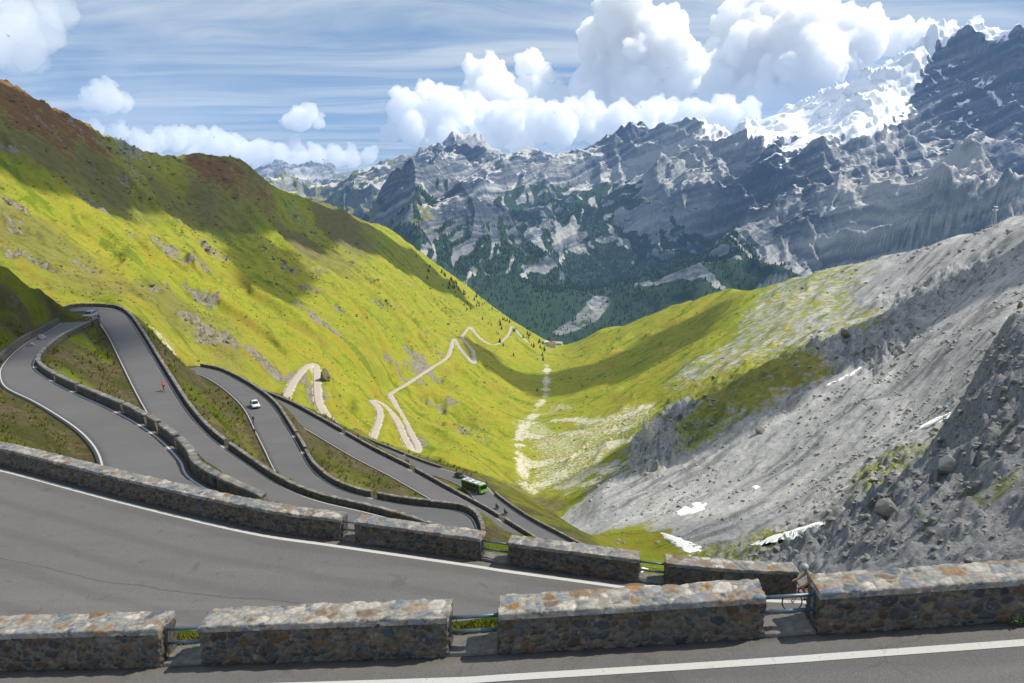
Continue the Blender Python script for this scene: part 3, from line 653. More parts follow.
gp_ = np.array([atD(*q_) for q_ in [(600, 296, 4150), (594, 306, 4000), (585, 316, 3900), (572, 324, 3850), (558, 332, 3800)]]); gd2 = np.full(FX.shape, 1e9)
for a_, b_ in zip(gp_, gp_[1:]):
    for f_ in np.linspace(0, 1, 6): c_ = a_+(b_-a_)*f_; gd2 = np.minimum(gd2, np.hypot(FX-c_[0], (FY-c_[1])))
gw = sstep(60, 5, gd2+nzm*95)*.5; screem = np.maximum(screem, gw); forest = forest*(1-gw)
mountains = npmesh('mountains', np.stack([FX, FY, FZ], -1).reshape(-1, 3), gridfaces(MA, MR), M['mountain'], True,
    {'m1': np.stack([forest, snow, screem], -1).reshape(-1, 3), 'm2': np.stack([green, strat, tone], -1).reshape(-1, 3)})
tag(mountains, kind='structure')
# ---------------------------------------------------------------- masonry parapets
def voro3(p, seed):
    """p (n,3) in cell units -> F1, F2, random id of the nearest stone"""
    ip = np.floor(p).astype(np.int64); F1 = np.full(len(p), 9.); F2 = np.full(len(p), 9.); ID = np.zeros(len(p))
    for dx in (-1, 0, 1):
        for dy in (-1, 0, 1):
            for dz in (-1, 0, 1):
                c = ip+np.array([dx, dy, dz]); k = c[:, 0]+c[:, 2]*7919; m = c[:, 1]+c[:, 2]*104729
                j = np.stack([_h(k, m, seed), _h(k, m, seed+1), _h(k, m, seed+2)], 1)*.86+.07
                d = np.linalg.norm(c+j-p, axis=1); idn = _h(k, m, seed+3)
                n1 = d < F1; F2 = np.where(n1, F1, np.minimum(F2, d)); ID = np.where(n1, idn, ID); F1 = np.where(n1, d, F1)
    return F1, F2, ID
PAL_FACE_SHADE = np.array([(.055, .070, .088), (.085, .095, .105), (.045, .055, .065), (.15, .145, .135), (.12, .115, .10), (.13, .085, .050), (.065, .080, .098), (.17, .145, .105), (.09, .062, .042), (.055, .06, .07), (.13, .09, .06), (.075, .085, .09), (.10, .105, .11)])  # similar stones to the caps, darkened for the shaded wall fronts
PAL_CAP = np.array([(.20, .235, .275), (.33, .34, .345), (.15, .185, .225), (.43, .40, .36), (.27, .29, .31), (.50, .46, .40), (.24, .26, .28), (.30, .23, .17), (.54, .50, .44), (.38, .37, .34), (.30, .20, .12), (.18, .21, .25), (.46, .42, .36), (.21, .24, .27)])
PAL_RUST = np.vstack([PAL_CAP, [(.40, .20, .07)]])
MORT_FACE_SHADE = np.array((.175, .158, .125)); MORT_CAP = np.array((.35, .315, .26))  # face mortar darker than cap mortar: front shade put into the colour
def masonry(name, r, i0, i1, off, t, z0, z1_, res, cell, pal, mort, mat, seed, parent=None, disp=.026, over=0., rough=1., rnd=.045, trim=(0, 0), colvar=None):
    """rounded block swept along a road edge between samples i0..i1; off = distance of its road-side face outside the edge"""
    E = r.E[i0:i1+1]; N = -r.N[i0:i1+1]
    s = np.r_[0, np.cumsum(np.linalg.norm(np.diff(E[:, :2], axis=0), axis=1))]
    L0, L1 = trim[0]-over, s[-1]-trim[1]+over; L = L1-L0
    nu = max(3, int(L/res)+1); u = np.linspace(L0, L1, nu)
    def at(u_):
        uc = np.clip(u_, 0, s[-1]); ex = u_-uc
        b = np.stack([np.interp(uc, s, E[:, k]) for k in range(3)], -1)
        nn = np.stack([np.interp(uc, s, N[:, k]) for k in range(2)], -1); nn /= np.linalg.norm(nn, axis=-1)[..., None]
        tt = np.stack([nn[..., 1], -nn[..., 0]], -1)
        if r.side > 0: tt = -tt
        b[..., :2] += tt*ex[..., None]; return b, nn, tt
    a0, a1 = off-over, off+t+over; H = z1_-z0
    loop = []; nf = max(2, int(H/res)); ntop = max(2, int((t+2*over)/res)); rc = min(rnd, H*.4)
    for k in range(nf+1): loop.append((a0, z0+(H-rc)*k/nf, -1, 0))
    for k in range(1, 3): a = k*math.pi/6; loop.append((a0+rc*(1-math.cos(a)), z1_-rc+rc*math.sin(a), -math.cos(a), math.sin(a)))
    for k in range(ntop+1): loop.append((a0+rc+(a1-a0-2*rc)*k/ntop, z1_, 0, 1))
    for k in range(2, 0, -1): a = k*math.pi/6; loop.append((a1-rc*(1-math.cos(a)), z1_-rc+rc*math.sin(a), math.cos(a), math.sin(a)))
    for k in range(nf, -1, -1): loop.append((a1, z0+(H-rc)*k/nf, 1, 0))
    loop = np.array(loop); nl = len(loop); nc = max(2, int(t*.5/res))
    rows = []                                         # (u, a, z, nu, na, nz)
    mid = np.array([.5*(a0+a1), z0])
    for k in range(nc): f = k/nc; rows.append(np.c_[np.full(nl, L0), mid[0]+(loop[:, 0]-mid[0])*f, mid[1]+(loop[:, 1]-mid[1])*f, np.full(nl, -1.), loop[:, 2]*0, loop[:, 3]*0])
    for k in range(nu):
        w = -.7 if k == 0 else (.7 if k == nu-1 else 0)
        q_ = math.sqrt(1-w*w); rows.append(np.c_[np.full(nl, u[k]), loop[:, 0], loop[:, 1], np.full(nl, w), loop[:, 2]*q_, loop[:, 3]*q_])
    for k in range(nc-1, -1, -1): f = k/nc; rows.append(np.c_[np.full(nl, L1), mid[0]+(loop[:, 0]-mid[0])*f, mid[1]+(loop[:, 1]-mid[1])*f, np.full(nl, 1.), loop[:, 2]*0, loop[:, 3]*0])
    G = np.concatenate(rows); nr = len(rows)
    loc = G[:, :3].copy()
    wob = np.stack([fbm(loc[:, 0]*4+seed, loc[:, 2]*4+loc[:, 1]*3, 3, seed+k) for k in (11, 12, 13)], 1)*.05
    pc = (loc+wob)/np.array([cell*1.2, cell, cell*.80])+seed*3.7
    F1, F2, ID = voro3(pc, seed)
    G1, G2, GD = voro3(pc*1.75+5.1, seed+50); big = sstep(-.08, .02, fbm(loc[:, 0]*.9+seed, loc[:, 2]*1.2+loc[:, 1], 2, seed+60)-.12)
    sm = (ID < .30); F1 = np.where(sm, G1*.6, F1); ID = np.where(sm, GD, ID); F2 = np.where(sm, np.minimum(F1+(G2-G1)*.7, F2*9), F2)
    edge = F2-F1; st = sstep(.03, .30, edge)
    hgt = disp*(st*1.25-.6)+(ID-.5)*disp*.8*st+fbm(loc[:, 0]*3, loc[:, 1]*3+loc[:, 2]*3, 4, seed+5)*.026*rough
    hgt *= np.clip((loc[:, 2]-z0)/.05, .25, 1)
    b, nn, tt = at(G[:, 0])
    Pw = b.copy(); Pw[:, :2] += nn*(G[:, 1]+G[:, 4]*hgt)[:, None]+tt*(G[:, 3]*hgt)[:, None]; Pw[:, 2] += G[:, 2]+G[:, 5]*hgt
    ci = np.minimum((ID*len(pal)).astype(int), len(pal)-1); fr2 = (ID*len(pal)) % 1
    cs = pal[ci]*(.75+.5*fr2)[:, None]; nz = fbm(loc[:, 0]*7, loc[:, 1]*9+loc[:, 2]*9, 4, seed+9)[:, None]
    cs = cs*(1+.35*nz); mc = mort*(1+.28*nz); mk = sstep(.05, .17, edge)[:, None]
    col = np.clip(mc*(1-mk)+cs*mk, .01, .9)
    if colvar is not None: col = col*colvar
    org = np.array([*b[len(b)//2, :2], b[len(b)//2, 2]])
    o = npmesh(name, Pw-org, gridfaces(nr, nl), mat, True, {'stone': col}, parent)
    if parent is None: o.location = org
    else: o.location = org-np.array(parent.location)
    return o
def projx(p): 
    D = p[..., 1]*CP-p[..., 2]*SP; return 512+F*p[..., 0]/D
def projy(p):
    D = p[..., 1]*CP-p[..., 2]*SP; return 341.5+F*(-p[..., 2]*CP-p[..., 1]*SP)/D
def segment(r, x0, x1):
    px = projx(r.E); return int(np.argmin(abs(px-x0))), int(np.argmin(abs(px-x1)))
near_defs = [
 ('N', -60, 161, 'stone parapet with white mortar on its exposed end, left of the first rails'),
 ('N', 200, 448, 'stone parapet with blue and white stones on top, between two pairs of blue rails'),
 ('N', 501, 765, 'stone parapet between the grassy rails and the rails in front of the green cyclist'),
 ('N', 820, 1400, 'stone parapet beside the green cyclist, pale buff top and a weed at its foot'),
 ('M', -70, 339, 'longest curving stone parapet beyond the middle road, below the stony bank'),
 ('M', 356, 482, 'short stone parapet beyond the middle road, in front of the tight bend'),
 ('M', 509, 639, 'stone parapet beyond the middle road that hides the end of the motorcyclists\' road'),
 ('M', 664, 797, 'low stone parapet beyond the middle road with a rounded brown end behind the green cyclist')]
seed = 300
for key, x0, x1, lab in near_defs:
    r = RD[key]; i0, i1 = segment(r, x0, x1); seed += 20
    hh, tt_, res, cell = (.84, .62, .019, .215) if key == 'N' else (.86, .62, .04, .24)
    body = masonry('stone_parapet', r, i0, i1, .0, tt_, -.35, hh-.10, res, cell, PAL_FACE_SHADE, MORT_FACE_SHADE, M['stone'], seed)
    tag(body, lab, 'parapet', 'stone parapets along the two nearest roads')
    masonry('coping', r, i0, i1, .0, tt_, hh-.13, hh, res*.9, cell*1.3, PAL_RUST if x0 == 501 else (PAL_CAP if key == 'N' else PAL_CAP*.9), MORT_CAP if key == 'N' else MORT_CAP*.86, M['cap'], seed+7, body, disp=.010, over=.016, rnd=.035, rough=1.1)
def rails(r, x0, x1, label, n=2):
    i0, i1 = segment(r, x0, x1); a = r.at(-.25)[i0]; b = r.at(-.25)[i1]
    d = (b-a)/np.linalg.norm(b-a); a = a-d*.18; b = b+d*.18; o = .5*(a+b)
    root = empty('guard_rail', o); tag(root, label, 'guard rail', 'blue steel rails closing the gaps between parapets')
    for h in (.36, .66):
        bm = bmesh.new(); tube(bm, a-o+[0, 0, h], b-o+[0, 0, h], .036, 12); bmobj('rail', bm, M['rail'], root, True)
    for p in (a, b):
        bm = bmesh.new(); q_ = p-o; box(bm, q_+[0, 0, .51]+(d*.20 if p is a else -d*.20), (.05, .10, .46)); bmobj('bracket', bm, M['rail'], root)
    V = []; 
    sill = masonry('kerb', r, min(i0, i1), max(i0, i1), .02, .58, -.3, .07, .06, .3, np.array([(.20, .19, .17)]), np.array((.21, .20, .18)), M['cap'], 900+int(x0), disp=.004, rnd=.02)
    tag(sill, kind='structure')
def tube(bm, a, b, r, n=8, r2=None):
    a, b = Vector(a), Vector(b); d = b-a
    m = Matrix.Translation((a+b)/2) @ d.to_track_quat('Z', 'Y').to_matrix().to_4x4()
    return bmesh.ops.create_cone(bm, cap_ends=True, segments=n, radius1=r, radius2=r if r2 is None else r2, depth=d.length, matrix=m)['verts']
def box(bm, c, s, rot=None, bev=0):
    m = Matrix.Translation(Vector(c)) @ (rot.to_4x4() if rot else Matrix.Identity(4)) @ Matrix.Diagonal((*s, 1))
    v = bmesh.ops.create_cube(bm, size=1, matrix=m)['verts']
    if bev:
        e_ = list({e for x in v for e in x.link_edges}); bmesh.ops.bevel(bm, geom=e_, offset=bev, segments=2, affect='EDGES')
    return v
for key, x0, x1, lab in [('N', 161, 200, 'first pair of blue rails, with bright green grass showing between them'), ('N', 448, 501, 'pair of blue rails between the parapet with rust stones and the one with orange stones'), ('N', 765, 820, 'pair of blue rails in front of the green cyclist'),
     ('M', 339, 356, 'pair of rails in the narrow gap beyond the middle road'), ('M', 482, 509, 'pair of rails beyond the middle road beside the tight bend'), ('M', 639, 664, 'pair of grey rails beyond the middle road, against the snow')]:
    rails(RD[key], x0, x1, lab)
# ---- lines of low parapet blocks on the hairpin legs below
def wall_run(key, i0, i1, length, gap, h, t, depth, label, group, cv=1., capv=1.):
    r = RD[key]; s = np.r_[0, np.cumsum(np.linalg.norm(np.diff(r.E[:, :2], axis=0), axis=1))]
    p = s[i0]; k = 0
    while p < s[i1]-1.2:
        L = length*random.uniform(.8, 1.2); a = int(np.searchsorted(s, p)); b = min(int(np.searchsorted(s, p+L-gap)), i1)
        if b-a < 1: break
        hv = h*random.uniform(.94, 1.06); sd = 1000+hash_(key)*37+k*3
        kw = dict(trim=(max(0, p-s[a]) if False else 0, max(0, gap*.5)))
        body = masonry('parapet_block', r, a, b, .05, t, -depth, hv-.14, .22, .42, PAL_FACE_SHADE, MORT_FACE_SHADE*.9, M['stone'], sd, disp=.03, rnd=.05, **kw, colvar=cv)
        tag(body, label, 'parapet', group)
        masonry('coping', r, a, b, .05, t, hv-.16, hv, .22, .5, PAL_CAP*.7, MORT_CAP*.8, M['cap'], sd+1, body, disp=.02, over=.03, rnd=.05, **kw, colvar=capv)
        p += L; k += 1
def hash_(k): return {'U': 1, 'L1': 2, 'L2': 3, 'L3': 4, 'L4': 5}[k]
nU = len(RD['U'].E)-1
iu = int(np.argmin(abs(projy(RD['U'].E)-379)+(projx(RD['U'].E) > 100)*900))
wall_run('U', 12, nU, 4.2, .28, .88, .48, 1.3, 'low stone block lining the curved road that leads to the silver car', 'parapet blocks round the leaf-shaped grass island', capv=.95)
wall_run('L1', 0, len(RD['L1'].E)-1, 5., .16, .88, .48, 1.0, 'low stone block on the outer edge of the road where the red cyclist rides', 'parapet blocks along the red cyclist\'s road')
wall_run('L2', 0, len(RD['L2'].E)-1, 5., .22, .88, .48, 1.0, 'low stone block on the outer edge of the road with the white car', 'parapet blocks along the white car\'s road')
wall_run('L3', 0, len(RD['L3'].E)-1, 6., .2, .88, .48, 1.0, 'low stone block between the straight road and the bus road below it', 'parapet blocks above the bus road')
x4 = projx(RD['L4'].E); 
wall_run('L4', int(np.argmin(abs(x4-494))), len(x4)-1, 6., .2, .88, .48, 1.2, 'low stone block beside the two motorcyclists', 'parapet blocks beside the motorcyclists')
wall_run('L4', 0, int(np.argmin(abs(x4-440))), 6., .2, .8, .6, 1.2, 'low stone block on the far edge of the bus road behind the bus', 'parapet blocks behind the bus')
# retaining wall at the foot of the bank, left edge of the upper leg
class Edge:                                            # the other side of a road as an edge of its own
    def __init__(s, r): s.E = r.at(r.w); s.N = -r.N; s.T = r.T; s.w = r.w; s.side = -r.side
RD2 = Edge(RD['U']); xu = projx(RD2.E); yu = projy(RD2.E)
sel = [i for i in range(len(xu)) if 3 < xu[i] < 74 and 322 < yu[i] < 362]
if sel:
    b = masonry('retaining_wall', RD2, min(sel), max(sel), .05, .6, -.8, 1.15, .16, .5, PAL_FACE_SHADE*1.3, MORT_FACE_SHADE*.9, M['stone'], 777, disp=.05)
    tag(b, 'rough brown retaining wall under the dark slope, left of the silver car', 'retaining wall')
# ---------------------------------------------------------------- traffic
PM = {k: simple('paint_'+k, c, .32, .0, .5, .05, 3.) for k, c in dict(silver=(.30, .33, .36), white=(.78, .78, .78), black=(.02, .02, .024), lime=(.22, .55, .03), green=(.03, .32, .16), red=(.55, .03, .02), dark=(.035, .04, .05), skin=(.45, .24, .15), grey=(.35, .36, .38), navy=(.03, .05, .12), orange=(.6, .16, .03), rubber=(.018, .018, .018), chrome=(.5, .5, .52), light=(.8, .8, .75), brake=(.35, .02, .02), offwhite=(.70, .71, .68), brown=(.12, .06, .03)).items()}
gl = NT('window_glass'); gl.bsdf((.012, .016, .02), .3, spec=.3); PM['glass'] = gl.m
def loft(bm, secs):
    """secs: list of equal-length rings of (x,y,z)"""
    R_ = [[bm.verts.new(p) for p in s] for s in secs]; n = len(secs[0])
    for a, b in zip(R_, R_[1:]):
        for i in range(n): bm.faces.new((a[i], a[(i+1) % n], b[(i+1) % n], b[i]))
    bm.faces.new(R_[0][::-1]); bm.faces.new(R_[-1]); return R_
def ring(x, hw, z0, z1, zs, top):                      # body cross-section at station x: sill z0, shoulder zs, top z1
    return [(x, -hw*.92, z0), (x, -hw, z0+.18), (x, -hw, zs), (x, -top, z1), (x, top, z1), (x, hw, zs), (x, hw, z0+.18), (x, hw*.92, z0)]
def wheel(parent, x, y, r, w, name='wheel'):
    bm = bmesh.new(); s = 1 if y > 0 else -1
    bmesh.ops.create_cone(bm, cap_ends=True, segments=20, radius1=r, radius2=r, depth=w, matrix=Matrix.Translation((x, y, r)) @ Matrix.Rotation(math.pi/2, 4, 'X'))
    e_ = [e for e in bm.edges if len(e.link_faces) == 2 and e.calc_face_angle() > 1]; bmesh.ops.bevel(bm, geom=e_, offset=.03, segments=2, affect='EDGES')
    wv = bmobj(name, bm, PM['rubber'], parent, True)
    bm = bmesh.new(); bmesh.ops.create_cone(bm, cap_ends=True, segments=16, radius1=r*.64, radius2=r*.58, depth=.02, matrix=Matrix.Translation((x, y+s*(w/2+.008), r)) @ Matrix.Rotation(-s*math.pi/2, 4, 'X'))
    bmobj('rim', bm, PM['chrome'], wv)
def panel(name, pts, mat, parent, th=.012):
    bm = bmesh.new(); v = [bm.verts.new(p) for p in pts]; f = bm.faces.new(v); f.normal_update(); n_ = f.normal.copy()
    r_ = bmesh.ops.extrude_face_region(bm, geom=[f]); 
    for x in r_['geom']:
        if isinstance(x, bmesh.types.BMVert): x.co += n_*th
    return bmobj(name, bm, mat, parent)
def car(name, loc, rz, pitch, paint, label, estate=True):
    root = empty(name, loc, rz, 0); root.rotation_euler = (0, pitch, rz); tag(root, label, 'car')
    L, hw = 2.2, .88
    bm = bmesh.new()
    st = [(-L, .74, .42, .80), (-L+.12, .84, .30, .92), (-1.5, .88, .24, .95), (0, .90, .22, .93), (1.0, .88, .24, .90), (1.75, .86, .26, .80), (L-.1, .78, .32, .66), (L, .66, .42, .58)]
    loft(bm, [ring(x, h, z0, z1, (z0+z1)/2+.08, h*.9) for x, h, z0, z1 in st]); bmobj('body', bm, paint, root, True)
    rear = -2.05 if estate else -1.55
    bm = bmesh.new()
    gs = [(rear, .76, .90, .70), (rear+.28, .62, 1.38, .60), (-.6, .60, 1.46, .58), (.15, .60, 1.44, .57), (1.05, .74, .88, .70)]
    secs = []
    for x, t_, z, b_ in gs: secs.append([(x, -.80, .86), (x, -t_, max(z-.06, .88)), (x, -b_, z), (x, b_, z), (x, t_, max(z-.06, .88)), (x, .80, .86)])
    loft(bm, secs); cab = bmobj('cabin', bm, paint, root, True)
    for s in (-1, 1):
        y0, y1 = s*.792, s*.655
        for xs in ((rear+.42, -.62), (-.54, .18), (.24, .62)):
            a, b = xs; top = 1.36 if b < .3 else 1.2
            P4 = [(a-(.12 if a < -1 else 0), y0, .95), (b+(.22 if b > .3 else 0), y0, .95), (b-(.12 if b > .3 else 0), y1, top), (a, y1, 1.36)]
            panel('window', P4 if s < 0 else P4[::-1], PM['glass'], root, .02)
    panel('windscreen', [(1.06, -.64, .93), (1.06, .64, .93), (.30, .52, 1.38), (.30, -.52, 1.38)], PM['glass'], root, .02)
    panel('rear_window', [(rear-.005, .6, .98), (rear-.005, -.6, .98), (rear+.21, -.52, 1.33), (rear+.21, .52, 1.33)], PM['glass'], root, .02)
    for x in (-1.38, 1.36):
        for y in (-.82, .82): wheel(root, x, y, .32, .2)
    for s in (-1, 1):
        bm = bmesh.new(); box(bm, (L-.10, s*.56, .62), (.16, .30, .12), None, .03); bmobj('headlight', bm, PM['light'], root)
        bm = bmesh.new(); box(bm, (-L+.04, s*.66, .80), (.10, .18, .2), None, .03); bmobj('tail_light', bm, PM['brake'], root)
        bm = bmesh.new(); box(bm, (.78, s*.96, .96), (.12, .16, .11), None, .03); bmobj('mirror', bm, PM['black'], root)
    bm = bmesh.new(); box(bm, (L-.02, 0, .45), (.06, .9, .14), None, .02); bmobj('grille', bm, PM['black'], root)
    return root
def bus(loc, rz, pitch, label):
    root = empty('bus', loc); root.rotation_euler = (0, pitch, rz); tag(root, label, 'bus')
    L, hw, H = 5.2, 1.2, 3.0
    bm = bmesh.new(); box(bm, (0, 0, 1.65), (2*L, 2*hw, 2.6), None, .14); bmobj('body', bm, PM['lime'], root, False)
    bm = bmesh.new(); box(bm, (-.1, 0, 2.99), (2*L-.9, 2*hw-.3, .10), None, .04); rf = bmobj('roof', bm, PM['offwhite'], root)
    for x, l_ in ((-2.6, 1.8), (.6, 1.2), (3.4, .9)):
        bm = bmesh.new(); box(bm, (x, 0, 3.11), (l_, 1.4, .20), None, .05); bmobj('roof_hatch', bm, PM['grey'], rf)
    for s in (-1, 1):
        panel('side_skirt', [(-L+.2, s*(hw+.003), .5), (L-.9, s*(hw+.003), .5), (L-.9, s*(hw+.003), 1.5), (-L+.2, s*(hw+.003), 1.5)][::-s], PM['dark'], root, .012)
        for k in range(6):
            a = -L+.25+k*1.58; panel('window', [(a, s*(hw+.004), 1.58), (a+1.5, s*(hw+.004), 1.58), (a+1.5, s*(hw+.004), 2.72), (a, s*(hw+.004), 2.72)][::-s], PM['glass'], root, .016)
        bm = bmesh.new(); box(bm, (L+.12, s*(hw+.1), 2.3), (.12, .14, .42), None, .04); bmobj('mirror', bm, PM['black'], root)
        bm = bmesh.new(); box(bm, (L-.01, s*.9, .85), (.08, .36, .20), None, .03); bmobj('headlight', bm, PM['light'], root)
    panel('windscreen', [(L+.004, -1.06, 1.55), (L+.004, 1.06, 1.55), (L+.004, 1.06, 2.72), (L+.004, -1.06, 2.72)], PM['glass'], root, .02)
    panel('rear_window', [(-L-.004, 1., 1.7), (-L-.004, -1., 1.7), (-L-.004, -1., 2.6), (-L-.004, 1., 2.6)], PM['glass'], root, .02)
    bm = bmesh.new(); box(bm, (L, 0, .52), (.12, 2.2, .22), None, .04); bmobj('bumper', bm, PM['dark'], root)
    for x in (-2.9, 3.1):
        for y in (-1.12, 1.12): wheel(root, x, y, .48, .28)
    return root
def torus(bm, c, R_, r, n=28, m=8):
    c = Vector(c); vs = []
    for i in range(n):
        a = 2*math.pi*i/n
        vs.append([bm.verts.new(c+Vector(((R_+r*math.cos(b))*math.cos(a), r*math.sin(b), (R_+r*math.cos(b))*math.sin(a)))) for b in [2*math.pi*j/m for j in range(m)]])
    for i in range(n):
        for j in range(m): bm.faces.new((vs[i][j], vs[(i+1) % n][j], vs[(i+1) % n][(j+1) % m], vs[i][(j+1) % m]))
def bicycle(loc, rz, pitch, frame_mat, label):
    root = empty('bicycle', loc); root.rotation_euler = (0, pitch, rz); tag(root, label, 'bicycle')
    for x in (-.5, .52):
        bm = bmesh.new(); torus(bm, (x, 0, .34), .322, .016); w_ = bmobj('wheel', bm, PM['rubber'], root, True)
        bm = bmesh.new(); torus(bm, (x, 0, .34), .30, .010, 28, 6)
        for k in range(9):
            a = k*math.pi/9; d = Vector((math.cos(a), 0, math.sin(a)))*.295; c = Vector((x, 0, .34)); tube(bm, c-d, c+d, .0025, 4)
        tube(bm, (x, -.04, .34), (x, .04, .34), .018, 8); bmobj('rim', bm, PM['chrome'], w_, True)
    bm = bmesh.new()
    for a, b, r in [((-.5, .05, .34), (-.06, .03, .28), .009), ((-.5, -.05, .34), (-.06, -.03, .28), .009), ((-.5, .05, .34), (-.2, .02, .76), .008), ((-.5, -.05, .34), (-.2, -.02, .76), .008), ((-.06, 0, .28), (-.21, 0, .84), .016), ((-.06, 0, .28), (.36, 0, .72), .019), ((-.19, 0, .78), (.33, 0, .82), .016), ((.37, 0, .68), (.32, 0, .88), .018)]: tube(bm, a, b, r, 8)
    bmobj('frame', bm, frame_mat, root, True)
    bm = bmesh.new(); tube(bm, (.37, .05, .68), (.52, .06, .34), .011); tube(bm, (.37, -.05, .68), (.52, -.06, .34), .011); tube(bm, (.37, -.05, .68), (.37, .05, .68), .014); bmobj('fork', bm, frame_mat, root, True)
    bm = bmesh.new(); tube(bm, (.32, 0, .88), (.38, 0, .95), .014); tube(bm, (.38, -.21, .95), (.38, .21, .95), .013)
    for s in (-1, 1): tube(bm, (.38, s*.21, .95), (.48, s*.21, .94), .013); tube(bm, (.48, s*.21, .94), (.47, s*.21, .83), .013); tube(bm, (.47, s*.21, .83), (.39, s*.21, .80), .013)
    bmobj('handlebar', bm, PM['black'], root, True)
    bm = bmesh.new(); v = bmesh.ops.create_uvsphere(bm, u_segments=12, v_segments=8, radius=1, matrix=Matrix.Translation((-.24, 0, .90)) @ Matrix.Diagonal((.14, .065, .03, 1))); tube(bm, (-.215, 0, .80), (-.225, 0, .89), .013); bmobj('saddle', bm, PM['black'], root, True)
    bm = bmesh.new(); tube(bm, (-.06, -.055, .28), (-.06, .055, .28), .05, 14); tube(bm, (-.06, -.07, .28), (.07, -.07, .17), .010); tube(bm, (-.06, .07, .28), (-.19, .07, .39), .010); bmobj('crank', bm, PM['black'], root, True)
    return root
def rider(loc, rz, pitch, J, shirt, legs, helmet_mat, label, shoe='black', skin_arm=True, leg_skin=True):
    """J: joints; one skinned surface, clothes by region"""
    root = empty('person', loc); root.rotation_euler = (0, pitch, rz); tag(root, label, 'person')
    names = list(J); co = [J[k][0] for k in names]; ix = {k: i for i, k in enumerate(names)}
    E_ = [('pelvis', 'waist'), ('waist', 'chest'), ('chest', 'neck'), ('neck', 'head'), ('head', 'crown')]
    for s in 'LR': E_ += [('chest', 'sh'+s), ('sh'+s, 'el'+s), ('el'+s, 'wr'+s), ('wr'+s, 'palm'+s), ('pelvis', 'hip'+s), ('hip'+s, 'kn'+s), ('kn'+s, 'an'+s), ('an'+s, 'toe'+s)]
    for s in 'LR':
        for k in range(4): E_.append(('palm'+s, f'f{k}'+s))
        E_.append(('wr'+s, 'th'+s))
    me = bpy.data.meshes.new('body'); me.from_pydata(co, [(ix[a], ix[b]) for a, b in E_], [])
    o = bpy.data.objects.new('body', me); link(o, root)
    md = o.modifiers.new('s', 'SKIN'); 
    for i, k in enumerate(names):
        sv = me.skin_vertices[0].data[i]; r = J[k][1]; sv.radius = (r, r) if not isinstance(r, tuple) else r; sv.use_root = (k == 'pelvis')
    md.use_smooth_shade = True; sd = o.modifiers.new('d', 'SUBSURF'); sd.levels = sd.render_levels = 1
    evaluated(o, 'body'); me = o.data
    for m in (PM[shirt], PM[legs], PM['skin'], PM[shoe]): me.materials.append(m)
    segs = [(np.array(J[a][0]), np.array(J[b][0]), a, b) for a, b in E_]
    for p in me.polygons:
        c = np.array(p.center); bd = 9; tg = None
        for a, b, na, nb in segs:
            t_ = np.clip(np.dot(c-a, b-a)/(np.dot(b-a, b-a)+1e-9), 0, 1); d = np.linalg.norm(c-a-(b-a)*t_)
            if d < bd: bd, tg, tt = d, (na, nb), t_
        a = tg[0]; mi = 0
        if a in ('neck', 'head'): mi = 2
        elif a.startswith('sh'): mi = 0 if not (skin_arm and tt > .45) else 2
        elif a.startswith(('el',)): mi = 2 if skin_arm else 0
        elif a.startswith(('wr', 'palm')): mi = 2
        elif a == 'pelvis' and tg[1] != 'waist': mi = 1
        elif a.startswith('hip'): mi = 1 if not (leg_skin and tt > .8) else 2
        elif a.startswith('kn'): mi = 2 if leg_skin else 1
        elif a.startswith('an'): mi = 3
        elif a == 'pelvis': mi = 1 if tt < .4 else 0
        p.material_index = mi; p.use_smooth = True
    # face: nose, eyes, mouth, ears on the head, looking forward along +x
    h = Vector(J['head'][0]); c = Vector(J['crown'][0]); up = (c-h).normalized(); fw = Vector((1, 0, 0)); fw = (fw-up*fw.dot(up)).normalized(); mid = h.lerp(c, .45)
    bm = bmesh.new(); bmesh.ops.create_cone(bm, cap_ends=True, segments=8, radius1=.018, radius2=.004, depth=.045, matrix=Matrix.Translation(mid+fw*.105-up*.03) @ fw.to_track_quat('Z', 'Y').to_matrix().to_4x4()); bmobj('nose', bm, PM['skin'], root, True)
    bm = bmesh.new()
    for s in (-1, 1): bmesh.ops.create_uvsphere(bm, u_segments=8, v_segments=6, radius=.014, matrix=Matrix.Translation(mid+fw*.088+Vector((0, s*.034, 0))))
    bmobj('sunglasses', bm, PM['black'], root, True)
    bm = bmesh.new(); bmesh.ops.create_uvsphere(bm, u_segments=18, v_segments=12, radius=1, matrix=Matrix.Translation(mid+up*.055-fw*.01) @ (up.to_track_quat('Z', 'Y').to_matrix().to_4x4()) @ Matrix.Diagonal((.128, .112, .10, 1)))
    cut = [v for v in bm.verts if (v.co-mid).dot(up) < .01]; bmesh.ops.delete(bm, geom=cut, context='VERTS'); bmesh.ops.solidify(bm, geom=bm.faces[:], thickness=-.012); bmobj('helmet', bm, helmet_mat, root, True)
    return root
